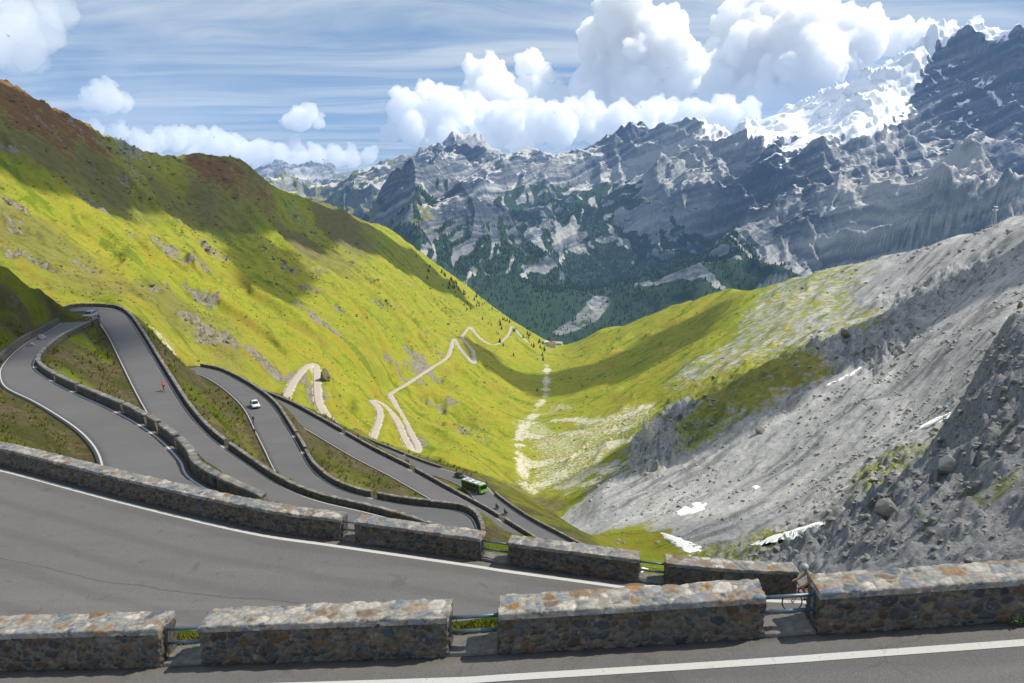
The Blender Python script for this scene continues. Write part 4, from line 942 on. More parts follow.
def cycle_pose():
    J = dict(pelvis=((-.22, 0, .98), .125), waist=((-.12, 0, 1.13), .12), chest=((.06, 0, 1.30), .135), neck=((.17, 0, 1.40), .055), head=((.235, 0, 1.45), .085), crown=((.29, 0, 1.60), .075))
    for s, y in (('L', 1), ('R', -1)):
        dn = s == 'L'
        J['sh'+s] = ((.09, y*.18, 1.31), .062); J['el'+s] = ((.25, y*.22, 1.10), .045); J['wr'+s] = ((.42, y*.20, 1.0), .030); J['palm'+s] = ((.475, y*.20, .985), (.022, .036))
        for k in range(4): J[f'f{k}'+s] = ((.505+.012*(1.5-abs(k-1.5)), y*(.165+.022*k), .955-.004*k), .009)
        J['th'+s] = ((.455, y*.165, .965), .010)
        J['hip'+s] = ((-.20, y*.10, .93), .095)
        J['kn'+s] = ((.12, y*.11, .62) if dn else (.22, y*.11, .80), .06); J['an'+s] = ((-.10, y*.10, .27) if dn else (-.02, y*.10, .40), .04); J['toe'+s] = ((.08, y*.10, .19) if dn else (.14, y*.10, .36), .032)
    return J
def moto_pose():
    J = dict(pelvis=((-.30, 0, .88), .13), waist=((-.25, 0, 1.06), .135), chest=((-.14, 0, 1.28), .15), neck=((-.06, 0, 1.42), .06), head=((-.02, 0, 1.48), .09), crown=((.01, 0, 1.66), .08))
    for s, y in (('L', 1), ('R', -1)):
        J['sh'+s] = ((-.12, y*.20, 1.32), .07); J['el'+s] = ((.08, y*.32, 1.12), .052); J['wr'+s] = ((.30, y*.33, 1.04), .036); J['palm'+s] = ((.36, y*.33, 1.02), (.025, .036))
        for k in range(4): J[f'f{k}'+s] = ((.39, y*(.295+.022*k), .99), .010)
        J['th'+s] = ((.35, y*.29, 1.0), .011)
        J['hip'+s] = ((-.26, y*.12, .84), .10); J['kn'+s] = ((.12, y*.24, .74), .07); J['an'+s] = ((-.12, y*.22, .36), .05); J['toe'+s] = ((.08, y*.22, .30), .04)
    return J
def motorcycle(loc, rz, pitch, paint, label):
    root = empty('motorcycle', loc); root.rotation_euler = (0, pitch, rz); tag(root, label, 'motorcycle')
    for x in (-.72, .74):
        bm = bmesh.new(); torus(bm, (x, 0, .32), .25, .075, 24, 10); w_ = bmobj('wheel', bm, PM['rubber'], root, True)
        bm = bmesh.new(); tube(bm, (x, -.03, .32), (x, .03, .32), .18, 16); bmobj('rim', bm, PM['chrome'], w_)
    bm = bmesh.new(); secs = []
    for x, hw, z0, z1 in [(-.98, .06, .80, .92), (-.7, .14, .68, .86), (-.35, .16, .40, .80), (.05, .20, .30, .98), (.35, .21, .38, 1.02), (.6, .17, .62, 1.08), (.74, .08, .74, .98)]: secs.append(ring(x, hw, z0, z1, (z0+z1)/2, hw*.6))
    loft(bm, secs); bmobj('fairing', bm, paint, root, True)
    bm = bmesh.new(); box(bm, (-.42, 0, .84), (.75, .28, .1), None, .04); bmobj('saddle', bm, PM['black'], root)
    bm = bmesh.new()
    for s in (-1, 1): tube(bm, (.74, s*.09, .32), (.44, s*.09, .98), .03)
    bmobj('fork', bm, PM['chrome'], root, True)
    bm = bmesh.new(); tube(bm, (.36, -.36, 1.02), (.42, 0, 1.04), .018); tube(bm, (.36, .36, 1.02), (.42, 0, 1.04), .018); bmobj('handlebar', bm, PM['black'], root, True)
    bm = bmesh.new(); box(bm, (.74, 0, .90), (.06, .2, .14), None, .03); bmobj('headlight', bm, PM['light'], root)
    panel('windshield', [(.66, -.16, 1.06), (.66, .16, 1.06), (.50, .13, 1.32), (.50, -.13, 1.32)], PM['glass'], root)
    for s in (-1, 1):
        bm = bmesh.new(); box(bm, (-.72, s*.30, .72), (.46, .2, .34), None, .05); bmobj('pannier', bm, PM['dark'], root)
    return root
def on_road(px, py, key, dz=.0):
    r = RD[key]; E3 = np.concatenate([r.at(r.w*f) for f in (.15, .35, .5, .65, .85)])
    p = None; d0 = 1e9
    xs, ys = projx(E3), projy(E3); i = int(np.argmin((xs-px)**2+((ys-py)*1.5)**2)); p = atz(px, py, E3[i, 2])
    j = int(np.argmin(np.hypot(r.c[:, 0]-p[0], r.c[:, 1]-p[1]))); p = atz(px, py, r.c[j, 2]+dz); t_ = r.T[j]
    j0, j1 = max(0, j-3), min(len(r.c)-1, j+3); g = (r.c[j1, 2]-r.c[j0, 2])/(np.linalg.norm(r.c[j1, :2]-r.c[j0, :2])+1e-6)
    return p, math.atan2(t_[1], t_[0]), math.atan(g)
def place(px, py, key, rev): 
    p, a, g = on_road(px, py, key); return tuple(p), a+(math.pi if rev else 0), (-g if not rev else g)
l, a, g = place(90, 317.5, 'L1', True); car('car', l, a, g, PM['silver'], 'silver estate car turning through the high bend beside the dark slope')
l, a, g = place(255, 407, 'L2', True); car('car', l, a, g, PM['white'], 'small white car coming down the second road', False)
l, a, g = place(459.5, 477, 'L4', False); car('car', l, a, g, PM['dark'], 'dark car following behind the green bus', False)
l, a, g = place(474.5, 491, 'L4', False); bus(l, a+.36, g, 'lime green bus with dark sides and a white roof')
for (px, py, key, rev, pm, lab) in [(497, 509, 'L4', True, 'black', 'black motorcycle just ahead of the green bus'), (505.5, 514.5, 'L4', True, 'navy', 'motorcycle second ahead of the green bus, beside the parapet blocks'), (99, 321.5, 'L1', False, 'dark', 'dark motorcycle tucked against the silver car')]:
    l, a, g = place(px, py, key, rev); motorcycle(l, a, g, PM[pm], lab)
    rider(l, a, g, moto_pose(), 'black' if pm != 'navy' else 'dark', 'dark', PM['black'], {'black': 'rider in black on the motorcycle just ahead of the bus', 'navy': 'rider in dark clothes on the second motorcycle ahead of the bus', 'dark': 'rider on the dark motorcycle against the silver car'}[pm], skin_arm=False, leg_skin=False)
for (px, py, key, rev, fm, sh, lg, hm, lb, lp, sk) in [
    (807, 612, 'M', True, 'red', 'green', 'black', 'grey', 'bicycle under the cyclist in the green jersey, seen behind the blue rails', 'cyclist in a green jersey and grey helmet bent over the handlebars', True),
    (164, 391, 'L1', True, 'black', 'red', 'black', 'red', 'bicycle under the cyclist in red', 'cyclist in a red jacket riding along the wide grey road', False),
    (253.5, 424, 'L2', True, 'black', 'black', 'black', 'dark', 'bicycle under the dark cyclist nearest the white car', 'cyclist in black nearest the white car, by the verge', False),
    (255, 437, 'L2', True, 'red', 'brown', 'black', 'black', 'bicycle under the brown-clad cyclist behind the one in black', 'cyclist in a brown top riding behind the one in black', False)]:
    l, a, g = place(px, py, key, rev); bicycle(l, a, g, PM[fm], lb); rider(l, a, g, cycle_pose(), sh, lg, PM[hm], lp, skin_arm=sk, leg_skin=True)
# walker at the outer edge of the bus road
def stand_pose():
    J = dict(pelvis=((0, 0, .95), .13), waist=((.01, 0, 1.12), .125), chest=((.0, 0, 1.35), .14), neck=((0, 0, 1.50), .055), head=((.01, 0, 1.57), .085), crown=((.01, 0, 1.74), .075))
    for s, y in (('L', 1), ('R', -1)):
        f = .10*y; J['sh'+s] = ((0, y*.19, 1.42), .06); J['el'+s] = ((-.03-f, y*.25, 1.14), .045); J['wr'+s] = ((.04-f, y*.27, .90), .03); J['palm'+s] = ((.05-f, y*.27, .84), (.022, .036))
        for k in range(4): J[f'f{k}'+s] = ((.02-f+.022*k, y*.27, .76-.006*abs(k-1)), .009)
        J['th'+s] = ((.09-f, y*.25, .83), .010)
        J['hip'+s] = ((0, y*.10, .90), .09); J['kn'+s] = ((.06+f, y*.11, .50), .06); J['an'+s] = ((-.03+f*1.6, y*.11, .09), .042); J['toe'+s] = ((.12+f*1.6, y*.12, .03), .033)
    return J
p, a, g = on_road(486.5, 486.5, 'L4'); rider(tuple(p), a, 0, stand_pose(), 'dark', 'black', PM['black'], 'lone figure in dark clothes on the road edge beside the green bus', skin_arm=False, leg_skin=False)
# ---------------------------------------------------------------- snow, boulders, trees, houses, mast
sn = NT('old_snow'); ns = sn.noise(.8, 5); n2_ = sn.noise(.12, 4)
sn.bsdf(sn.mix(ns, (.72, .70, .66), (.86, .86, .86)), .8, sn.bump(ns, .4, .15), spec=.3); M['snow'] = sn.m
def snow_patch(poly, label, nrm=7):
    poly = np.array(poly, float); q_ = np.vstack([poly, poly[:1]]); s = np.r_[0, np.cumsum(np.hypot(*np.diff(q_, axis=0).T))]
    m = 40; t_ = np.linspace(0, s[-1], m, endpoint=False); B = np.stack([np.interp(t_, s, q_[:, k]) for k in (0, 1)], 1); c = B.mean(0)
    W_ = [first_hit(*b) for b in B]
    cw = first_hit(*c)
    if cw is None: return
    W_ = np.array([w_ if w_ is not None and np.linalg.norm(w_-cw) < 200 else cw for w_ in W_])
    rad = np.linalg.norm(W_[:, :2]-cw[:2], axis=1)
    PLN = np.linalg.lstsq(np.c_[W_[:, :2], np.ones(m)], W_[:, 2], rcond=None)[0]
    jit = 1+.16*np.array([float(perlin(np.array([i*.37]), np.array([len(label)*.7+.3]), 5)[0]) for i in range(m)])
    rings = []
    for k in range(nrm+1):
        f = k/nrm; xy = cw[:2]+(W_[:, :2]-cw[:2])*f*jit[:, None] if k else np.repeat(cw[None, :2], m, 0)
        z = ground(xy[:, 0], xy[:, 1])*.35+.65*(np.c_[xy, np.ones(len(xy))]@PLN); lift = min(.55, .0016*np.linalg.norm(cw))*(1-f**4)-.25*f**6
        rings.append(np.c_[xy, z+lift])
    V = np.concatenate(rings); Fq = []
    for k in range(nrm):
        for i in range(m): Fq.append((k*m+i, (k+1)*m+i, (k+1)*m+(i+1) % m, k*m+(i+1) % m))
    o = npmesh('snow_patch', V-cw, np.array(Fq), M['snow']); o.location = cw
    tag(o, label, 'snow patch', 'old snow patches left on the scree')
snow_patch([(674, 512), (684, 506), (697, 502), (708, 503), (706, 509), (694, 514), (680, 516)], 'small oval snow patch on grey scree, alone above the wedge-shaped one')
snow_patch([(660, 532), (672, 534), (688, 541), (701, 546), (700, 552), (690, 555), (678, 548), (664, 538)], 'wedge-shaped snow patch on scree just below the small oval one')
snow_patch([(746, 543), (766, 538), (790, 530), (812, 522), (830, 518), (818, 528), (800, 537), (776, 544), (760, 546)], 'long tapering snow patch at the edge of the dark near rocks')
snow_patch([(636, 562), (645, 556), (656, 563), (652, 574), (640, 574)], 'snow patch showing between the grey rails')
snow_patch([(750, 488), (757, 485), (761, 487), (755, 490)], 'tiny round snow patch out on the grey scree')
snow_patch([(906, 434), (925, 424), (948, 413), (970, 404), (988, 388), (992, 392), (975, 408), (950, 418), (925, 429)], 'thin ribbon of snow running down beside the dark rock tower')
for a, b, w_ in [((826, 386), (836, 382), 1.1), ((838, 381), (848, 376), 1.2), ((850, 375), (862, 368), 1.5)]:
    snow_patch([(a[0], a[1]-w_), (b[0], b[1]-w_), (b[0]+1, b[1]+w_*.3), (a[0], a[1]+w_)], {826: 'lowest of three little snow dashes lined up on the mid scree', 838: 'middle of three little snow dashes lined up on the mid scree', 850: 'highest of three little snow dashes lined up on the mid scree'}[a[0]])
# loose rock
rk_ = NT('loose_rock'); a_ = rk_.noise(.7, 6, .7); b_ = rk_.noise(6., 5, .7)
rk_.bsdf(rk_.mix(a_, (.10, .10, .10), (.38, .37, .34)), .9, rk_.bump(b_, .5, .05), spec=.2); M['rock'] = rk_.m
bk_ = NT('brown_rock'); a_ = bk_.noise(.7, 6, .7); bk_.bsdf(bk_.mix(a_, (.08, .075, .03), (.19, .17, .10)), .9, spec=.2); M['brock'] = bk_.m
_bm = bmesh.new(); bmesh.ops.create_icosphere(_bm, subdivisions=1, radius=1); ICO_V = np.array([v.co[:] for v in _bm.verts]); ICO_F = np.array([[v.index for v in f.verts] for f in _bm.faces]); _bm.free()
def visible_spots(n, x0, x1, y0, y1, cond):
    out = []; tries = 0
    while len(out) < n and tries < n*12:
        tries += 1; px, py = rng.uniform(x0, x1), rng.uniform(y0, y1)
        if not cond(px, py): continue
        p = first_hit(px, py)
        if p is not None: out.append(p)
    return np.array(out)
def scatter(name, Pn, size, mat, label=None):
    n_ = len(Pn); D = np.linalg.norm(Pn, axis=1); sz = size(D, rng.random(n_))
    k = len(ICO_V); V = np.repeat(ICO_V[None], n_, 0)*(1+.55*(rng.random((n_, k, 1))-.5))*np.array([1, 1, .68])
    a = rng.uniform(0, 6.28, n_); ca_, sa_ = np.cos(a)[:, None], np.sin(a)[:, None]
    st_ = rng.uniform(.7, 1.4, (n_, 1)); x = V[..., 0]*st_; V = np.stack([x*ca_-V[..., 1]*sa_, x*sa_+V[..., 1]*ca_, V[..., 2]], -1)*sz[:, None, None]
    V = V+Pn[:, None]+np.array([0, 0, .15])*sz[:, None, None]
    Fq = (ICO_F[None]+(np.arange(n_)*k)[:, None, None]).reshape(-1, 3)
    o = npmesh(name, V.reshape(-1, 3), Fq, mat, False); tag(o, kind='stuff'); return o
def clust(px, py, f, th): return float(fbm(np.array([px/f]), np.array([py/f]), 3, 91)[0]) > th
scatter('scree', np.concatenate([visible_spots(900, 600, 1024, 300, 545, lambda x, y: y > 300+(1024-x)*.42-40 and clust(x, y, 60, -.05))]), lambda D, u: D*(.0007+.0028*u**5), M['rock'])
scatter('rubble', visible_spots(700, 740, 1024, 320, 562, lambda x, y: (x-740)/284 > (562-y)/262), lambda D, u: D*(.0010+.0045*u**5), M['rock'])
def off_road(P_, d): return np.array([b for b in P_ if np.linalg.norm(b) < 300 and min((np.hypot(*(RD[k].c[:, :2]-b[:2]).T)-RD[k].w/2).min() for k in ('M', 'U', 'L1', 'L2', 'L3', 'L4')) > d])
scatter('rubble', off_road(visible_spots(1500, 0, 480, 335, 520, lambda x, y: clust(x, y, 25, .0)), 1.2), lambda D, u: D*(.0007+.0026*u**4), M['brock'])
# low shrubs and tussocks on the flanks, blocks on the scree: picked on the ground itself, not counted
_ph = (1+5**.5)/2; IC0_V = np.array([(-1, _ph, 0), (1, _ph, 0), (-1, -_ph, 0), (1, -_ph, 0), (0, -1, _ph), (0, 1, _ph), (0, -1, -_ph), (0, 1, -_ph), (_ph, 0, -1), (_ph, 0, 1), (-_ph, 0, -1), (-_ph, 0, 1)])/1.9
IC0_F = np.array([(0, 11, 5), (0, 5, 1), (0, 1, 7), (0, 7, 10), (0, 10, 11), (1, 5, 9), (5, 11, 4), (11, 10, 2), (10, 7, 6), (7, 1, 8), (3, 9, 4), (3, 4, 2), (3, 2, 6), (3, 6, 8), (3, 8, 9), (4, 9, 5), (2, 4, 11), (6, 2, 10), (8, 6, 7), (9, 8, 1)])
def ground_pick(n, wgt):
    w_ = wgt.ravel().astype(float); c_ = np.cumsum(w_); k_ = np.searchsorted(c_, rng.random(n)*c_[-1]); k_ = np.minimum(k_, w_.size-1)
    P3 = np.stack([GX.ravel()[k_], GY.ravel()[k_], GZ.ravel()[k_]], 1); r_ = GR.ravel()[k_]
    P3[:, :2] += rng.normal(0, 1, (n, 2))*(r_*.003)[:, None]; P3[:, 2] = ground(P3[:, 0], P3[:, 1]); return P3
def scatter0(name, Pn, sz, flat, mat):
    n_ = len(Pn); V = np.repeat(IC0_V[None], n_, 0)*(1+.7*(rng.random((n_, 12, 1))-.5)); a = rng.uniform(0, 6.28, n_); c_, s_ = np.cos(a)[:, None], np.sin(a)[:, None]; el = rng.uniform(.6, 1.6, (n_, 1))
    x = V[..., 0]*el; V = np.stack([x*c_-V[..., 1]*s_, x*s_+V[..., 1]*c_, V[..., 2]*flat+flat*.25], -1)*sz[:, None, None]+Pn[:, None]
    o = npmesh(name, V.reshape(-1, 3), (IC0_F[None]+(np.arange(n_)*12)[:, None, None]).reshape(-1, 3), mat, False); tag(o, kind='stuff'); return o
sh_ = NT('dwarf_shrub'); a_ = sh_.noise(.05, 5, .7); b_ = sh_.noise(.9, 3, .6); sh_.bsdf(sh_.mix(sh_.rng(b_, .4, .6), sh_.mix(a_, (.06, .09, .012), (.15, .16, .02)), (.17, .145, .04)), .95, spec=.05)
okay = (best > 5)*(1-wt)
cl1 = sstep(-.05, .45, fbm(GX/48, GY/48, 5, 511, .65)+.35*streak(20., 7., 521)); slopeok = (GR > 300)*(GR < 1500)
Pn = ground_pick(9500, okay*slopeok*(left*.9+.35*(scree < .35)*(GA > R(3)))*(cl1+.06)*(scree < .6)); dn = np.linalg.norm(Pn, axis=1)
scatter0('shrubbery', Pn, dn*(.00045+.0014*rng.random(len(dn))**3), .55, sh_.m)
cl2 = sstep(-.1, .5, fbm(GX/60, GY/60, 5, 531, .65)+.5*streak(14., 9., 541))
Pn = ground_pick(6500, okay*(GR > 210)*(GR < 1300)*np.clip(scree, 0, 1)**2*(GA > R(2))*(cl2**1.5+.05)); dn = np.linalg.norm(Pn, axis=1)
scatter0('scree', Pn, dn*(.0004+.0030*rng.random(len(dn))**7), .75, M['rock'])
Pn = ground_pick(3500, okay*slopeok*left*np.clip(rock*1.5+brown*.4-.15, 0, 1)*(cl1+.1)); dn = np.linalg.norm(Pn, axis=1)
scatter0('rubble', Pn, dn*(.0005+.0030*rng.random(len(dn))**6), .7, M['brock'])
# named big rocks
def boulder(px, py, s, label, mat, sq=(1, 1, .8)):
    p = first_hit(px, py)
    if p is None: return
    bm = bmesh.new(); bmesh.ops.create_icosphere(bm, subdivisions=4, radius=1)
    for v in bm.verts:
        c = np.array(v.co[:]); d = 1+.35*float(fbm(np.array([c[0]*1.3+px]), np.array([c[1]*1.3+c[2]*1.7]), 4, 3)[0])
        for n_ in ((.6, .5, .6), (-.7, .3, .5), (.2, -.8, .4), (-.3, -.6, .7), (.8, -.4, -.1), (-.9, -.2, 0)):
            n_ = np.array(n_)/np.linalg.norm(n_); e_ = np.dot(c, n_)*d-.74
            if e_ > 0: c = c-n_*e_/d*.9
        v.co = Vector(c*d*np.array(sq)*s)
    o = bmobj('boulder', bm, mat, None, True); o.location = p+np.array([0, 0, s*sq[2]*.45]); o.rotation_euler.z = px; tag(o, label, 'boulder')
boulder(1020, 308, 2.3, 'dark upright boulder on the skyline of the near rocks', M['brock'], (.7, .7, 1.25))
boulder(42, 340, .9, 'pale boulder at the foot of the dark slope beside the retaining wall', M['rock'])
boulder(31, 347, .7, 'smaller pale boulder by the road left of the retaining wall', M['rock'])
boulder(325, 380, 5.5, 'dark boulder beside the highest sunlit hairpin', M['brock'], (.8, .6, 1.1))
boulder(760, 432, 3.4, 'isolated grey boulder on the middle of the scree', M['rock'])
boulder(845, 336, 4.5, 'brown boulder among rubble high on the scree', M['brock'])
boulder(948, 470, 1.9, 'grey boulder standing out on the near rocky shoulder', M['rock'])
boulder(885, 512, 1.5, 'low grey boulder near the foot of the rocky shoulder', M['rock'])
# conifers on the left flank above the last hairpins
tm = NT('conifer_needles'); tn = tm.noise(.9, 4); tm.bsdf(tm.mix(tn, (.018, .035, .012), (.055, .085, .025)), .9, spec=.1); M['needle'] = tm.m
M['bark'] = simple('bark', (.10, .07, .045), .9)
def conifer_mesh(sd):
    rr = random.Random(sd); bm = bmesh.new()
    for k in range(26):
        f = k/25; z = .10+.86*f; r = .21*(1-f)**.85+.012; 
        for j in range(7 if f < .7 else 4):
            a = rr.uniform(0, 6.28); L = r*rr.uniform(.65, 1.25); w_ = L*.42; d = Vector((math.cos(a), math.sin(a), 0)); t_ = Vector((-d.y, d.x, 0)); z_ = z+rr.uniform(-.02, .02)
            vs_ = [bm.verts.new(d*.01+Vector((0, 0, z_+.035))), bm.verts.new(d*L*.6+t_*w_+Vector((0, 0, z_-.01))), bm.verts.new(d*L+Vector((0, 0, z_-.055))), bm.verts.new(d*L*.6-t_*w_+Vector((0, 0, z_-.01)))]
            bm.faces.new(vs_)
    me = bpy.data.meshes.new('crown'); bm.to_mesh(me); bm.free(); me.materials.append(M['needle'])
    bm = bmesh.new(); tube(bm, (0, 0, -.06), (0, 0, .9), .022, 6, .004); mt = bpy.data.meshes.new('trunk'); bm.to_mesh(mt); bm.free(); mt.materials.append(M['bark'])
    return me, mt
CM = [conifer_mesh(k) for k in range(4)]
ridge_x = [418, 440, 470, 510, 540]; ridge_y = [256, 270, 291, 321, 339]
cnt = 0
for _ in range(900):
    if cnt >= 95: break
    px = 415+130*rng.random()**.75; ry = np.interp(px, ridge_x, ridge_y); py = ry+rng.uniform(.8, 1)*0+abs(rng.normal(0, 10))*(.5+(px-410)/130)+1.2
    if not clust(px*1.0, py, 14, -.12): continue
    p = first_hit(px, py)
    if p is None or np.linalg.norm(p) < 700 or np.linalg.norm(p) > 2350: continue
    h = rng.uniform(5, 11.5); me, mt = CM[cnt % 4]
    near_ridge = py-ry < 9
    o = bpy.data.objects.new('conifer_tree', None); C.objects.link(o); o.location = p; wd_ = h*rng.uniform(.85, 1.5); o.scale = (wd_, wd_, h); o.rotation_euler.z = rng.uniform(0, 6)
    tag(o, 'small dark conifer on the crest of the green flank, against the far forest' if near_ridge else 'small dark conifer standing on the open green flank below its crest', 'conifer', 'conifers on the crest of the green flank' if near_ridge else 'conifers on the open green flank')
    link(bpy.data.objects.new('crown', me), o); link(bpy.data.objects.new('trunk', mt), o); cnt += 1
# far forest on the valley wall: one mass
fm_ = NT('far_forest'); fn = fm_.noise(.004, 5); f2 = fm_.noise(.05, 3); fm_.bsdf(fm_.mix(fn, fm_.mix(f2, (.010, .026, .014), (.024, .046, .020)), (.022, .042, .016)), .95, spec=.05)
idx = np.nonzero((forest.ravel() > .42) & (FZ.ravel() > -880) & (fR.ravel() < 6800) & (fA.ravel() > R(-20)) & (fA.ravel() < R(31)))[0]
wgt = fR.ravel()[idx]**2*np.clip(forest.ravel()[idx], 0, 1); pick = rng.choice(idx, 30000, p=wgt/wgt.sum())
TP = np.stack([FX.ravel()[pick], FY.ravel()[pick], FZ.ravel()[pick]], 1); TP[:, :2] += rng.uniform(-7, 7, (len(TP), 2)); TP[:, 2] -= 2.5
hh = rng.uniform(9, 27, len(TP)); k = 5; an = np.arange(k)*2*math.pi/k
cone = np.concatenate([np.stack([np.cos(an)*.25, np.sin(an)*.25, an*0], 1), [[0, 0, 1.]]])
V = TP[:, None]+cone[None]*np.stack([hh*rng.uniform(.8, 1.3, len(TP)), hh, hh], 1)[:, None]
tri = np.array([(i, (i+1) % k, k) for i in range(k)]); Fq = (tri[None]+(np.arange(len(TP))*(k+1))[:, None, None]).reshape(-1, 3)
fo = npmesh('forest', V.reshape(-1, 3), Fq, fm_.m, False); tag(fo, 'dark conifer forest covering the far valley wall', kind='stuff')
# ---- hotel and sheds at the valley end
M['wallw'] = simple('plaster', (.62, .58, .52), .9); M['roofb'] = simple('roof_brown', (.16, .08, .05), .8); M['roofg'] = simple('roof_grey', (.34, .33, .32), .7)
def house(px, py, rz, L, Wd, H, rh, wall, roof, label):
    p = first_hit(px, py); root = empty('house', p, rz); tag(root, label, 'house', 'buildings at the end of the valley floor')
    bm = bmesh.new(); box(bm, (0, 0, H/2-1.5), (L, Wd, H+3)); 
    bmobj('wall', bm, wall, root)
    bm = bmesh.new(); e_ = .8; a = [bm.verts.new(v) for v in [(-L/2-e_, -Wd/2-e_, H-.2), (L/2+e_, -Wd/2-e_, H-.2), (L/2+e_, Wd/2+e_, H-.2), (-L/2-e_, Wd/2+e_, H-.2), (-L/2-e_, 0, H+rh), (L/2+e_, 0, H+rh)]]
    for f in ((0, 1, 5, 4), (2, 3, 4, 5), (1, 2, 5), (3, 0, 4), (3, 2, 1, 0)): bm.faces.new([a[i] for i in f])
    r_ = bmobj('roof', bm, roof, root)
    bm = bmesh.new(); box(bm, (L*.2, Wd*.15, H+rh*.9), (1, 1, 2.2)); bmobj('chimney', bm, wall, r_)
    for s in (-1, 1):
        for fl in range(max(1, int(H/3))):
            for i in range(int(L/3.4)):
                bm = bmesh.new(); box(bm, (-L/2+2+i*3.3, s*(Wd/2+.02), 1.6+fl*3), (1.3, .12, 1.5)); bmobj('window', bm, PM['glass'], root)
house(551, 347.5, .25, 17, 11, 8.5, 4, M['wallw'], M['roofb'], 'cream hotel with a dark brown roof on the valley floor')
house(557.5, 345, -.2, 22, 10, 5.5, 3, M['wallw'], M['roofg'], 'long low pale building right of the hotel')
house(545.5, 344, .5, 10, 8, 5, 2.5, M['wallw'], M['roofg'], 'small pale shed left of the hotel')
# ---- lattice mast on the right-hand ridge
st = simple('galvanised_steel', (.45, .47, .5), .5, .6)
p = first_hit(993, 226.5)
if p is None: p = atD(993, 226, 1000)
root = empty('pylon', p, .5); tag(root, 'pale lattice pylon with two cross-arms on the stony ridge', 'pylon')
def lat(z): return 2.3*(1-z/24)+.45
bm = bmesh.new()
for sx in (-1, 1):
    for sy in (-1, 1): tube(bm, (sx*lat(-1), sy*lat(-1), -1), (sx*lat(24), sy*lat(24), 24), .24, 5)
for k in range(7):
    z0_, z1_ = k*3.4, (k+1)*3.4
    for s in (-1, 1):
        tube(bm, (-lat(z0_), s*lat(z0_), z0_), (lat(z1_), s*lat(z1_), z1_), .12, 4); tube(bm, (lat(z0_), s*lat(z0_), z0_), (-lat(z1_), s*lat(z1_), z1_), .12, 4)
        tube(bm, (s*lat(z0_), -lat(z0_), z0_), (s*lat(z1_), lat(z1_), z1_), .12, 4)
bmobj('tower', bm, st, root)
for z, w_ in ((20, 6.5), (24, 5)):
    bm = bmesh.new(); tube(bm, (-w_, 0, z), (w_, 0, z), .24, 5); tube(bm, (-w_, 0, z), (0, 0, z-2.2), .15, 4); tube(bm, (w_, 0, z), (0, 0, z-2.2), .15, 4); bmobj('cross_arm', bm, st, root)
# ---- grass tufts: verge behind the near parapet and the banks between the legs
gm = NT('grass_blades'); gn = gm.noise(1.3, 4); gm.bsdf(gm.mix(gn, (.10, .13, .012), (.21, .18, .03)), .9, spec=.1)
def blades(name, pos, hgt, lab=None):
    n_ = len(pos); nb = 7; a = rng.uniform(0, 6.28, (n_, nb)); ln = rng.uniform(.2, .8, (n_, nb)); h_ = hgt[:, None]*rng.uniform(.6, 1.2, (n_, nb)); b = pos[:, None]+np.stack([np.cos(a), np.sin(a), a*0], -1)*(hgt[:, None]*.25*rng.random((n_, nb)))[..., None]
    d = np.stack([np.cos(a)*ln*h_, np.sin(a)*ln*h_, h_], -1); t_ = np.stack([-np.sin(a), np.cos(a), a*0], -1)*(hgt[:, None]*.10)[..., None]
    V = np.stack([b-t_, b+t_, b+d*.6+t_*.6, b+d], 2).reshape(-1, 3); Fq = (np.array([[0, 1, 2, 3]])[None]+(np.arange(n_*nb)*4)[:, None, None]).reshape(-1, 4)
    o = npmesh(name, V, Fq, gm.m, False); tag(o, lab, kind='stuff')
r = RD['N']; ii = rng.integers(0, len(r.E), 5200); of = rng.uniform(.74, 1.25, 5200); ii = ii[projx(r.E[ii]) < 640]; of = of[:len(ii)]; P_ = r.E[ii].copy(); P_[:, :2] -= r.N[ii]*of[:, None]; P_[:, :2] += rng.uniform(-.12, .12, (len(ii), 2)); P_[:, 2] = ground(P_[:, 0], P_[:, 1])-.02
blades('grass', P_, rng.uniform(.06, .15, len(ii)), 'grass verge behind the parapets nearest the camera')
bs = visible_spots(5200, 0, 480, 325, 520, lambda x, y: clust(x, y, 30, -.15))
bs = off_road(bs, .6)
blades('grass', bs, np.linalg.norm(bs, axis=1)*rng.uniform(.0018, .0055, len(bs)), 'tussocks on the banks between the switchback legs')
# weed at the foot of the right-hand parapet
i0 = segment(RD['N'], 1012, 1013)[0]; wp = RD['N'].at(.12)[i0]
wm = simple('weed_leaf', (.12, .17, .06), .8); bm = bmesh.new(); rr = random.Random(4)
for k in range(60):
    a = rr.uniform(0, 6.28); t_ = rr.uniform(.1, .9); L = .09*rr.uniform(.5, 1.2); d = Vector((math.cos(a), math.sin(a), t_)).normalized(); s = Vector((-d.y, d.x, 0))*L*.22; b = Vector((rr.uniform(-.09, .09), rr.uniform(-.04, .04), rr.uniform(0, .16)))
    bm.faces.new([bm.verts.new(b), bm.verts.new(b+d*L*.5+s), bm.verts.new(b+d*L), bm.verts.new(b+d*L*.5-s)])
o = bmobj('weed', bm, wm); o.location = wp; tag(o, 'leafy green weed growing at the foot of the pale-topped parapet', 'plant')
# ---------------------------------------------------------------- air
def box_obj(name, lo, hi, mat):
    bm = bmesh.new(); lo, hi = np.array(lo, float), np.array(hi, float)
    box(bm, (lo+hi)/2, hi-lo); o = bmobj(name, bm, mat); return o
th = NT('air'); pv = th.n('VolumePrincipled'); pv.inputs['Color'].default_value = (.32, .56, 1, 1); pv.inputs['Density'].default_value = 3.0e-5
pv.inputs['Anisotropy'].default_value = .0
th.l(pv.outputs[0], th.out.inputs['Volume'])
hz = box_obj('haze', (-14500, -300, -1050), (14500, 17500, 1420), th.m); tag(hz, kind='stuff')
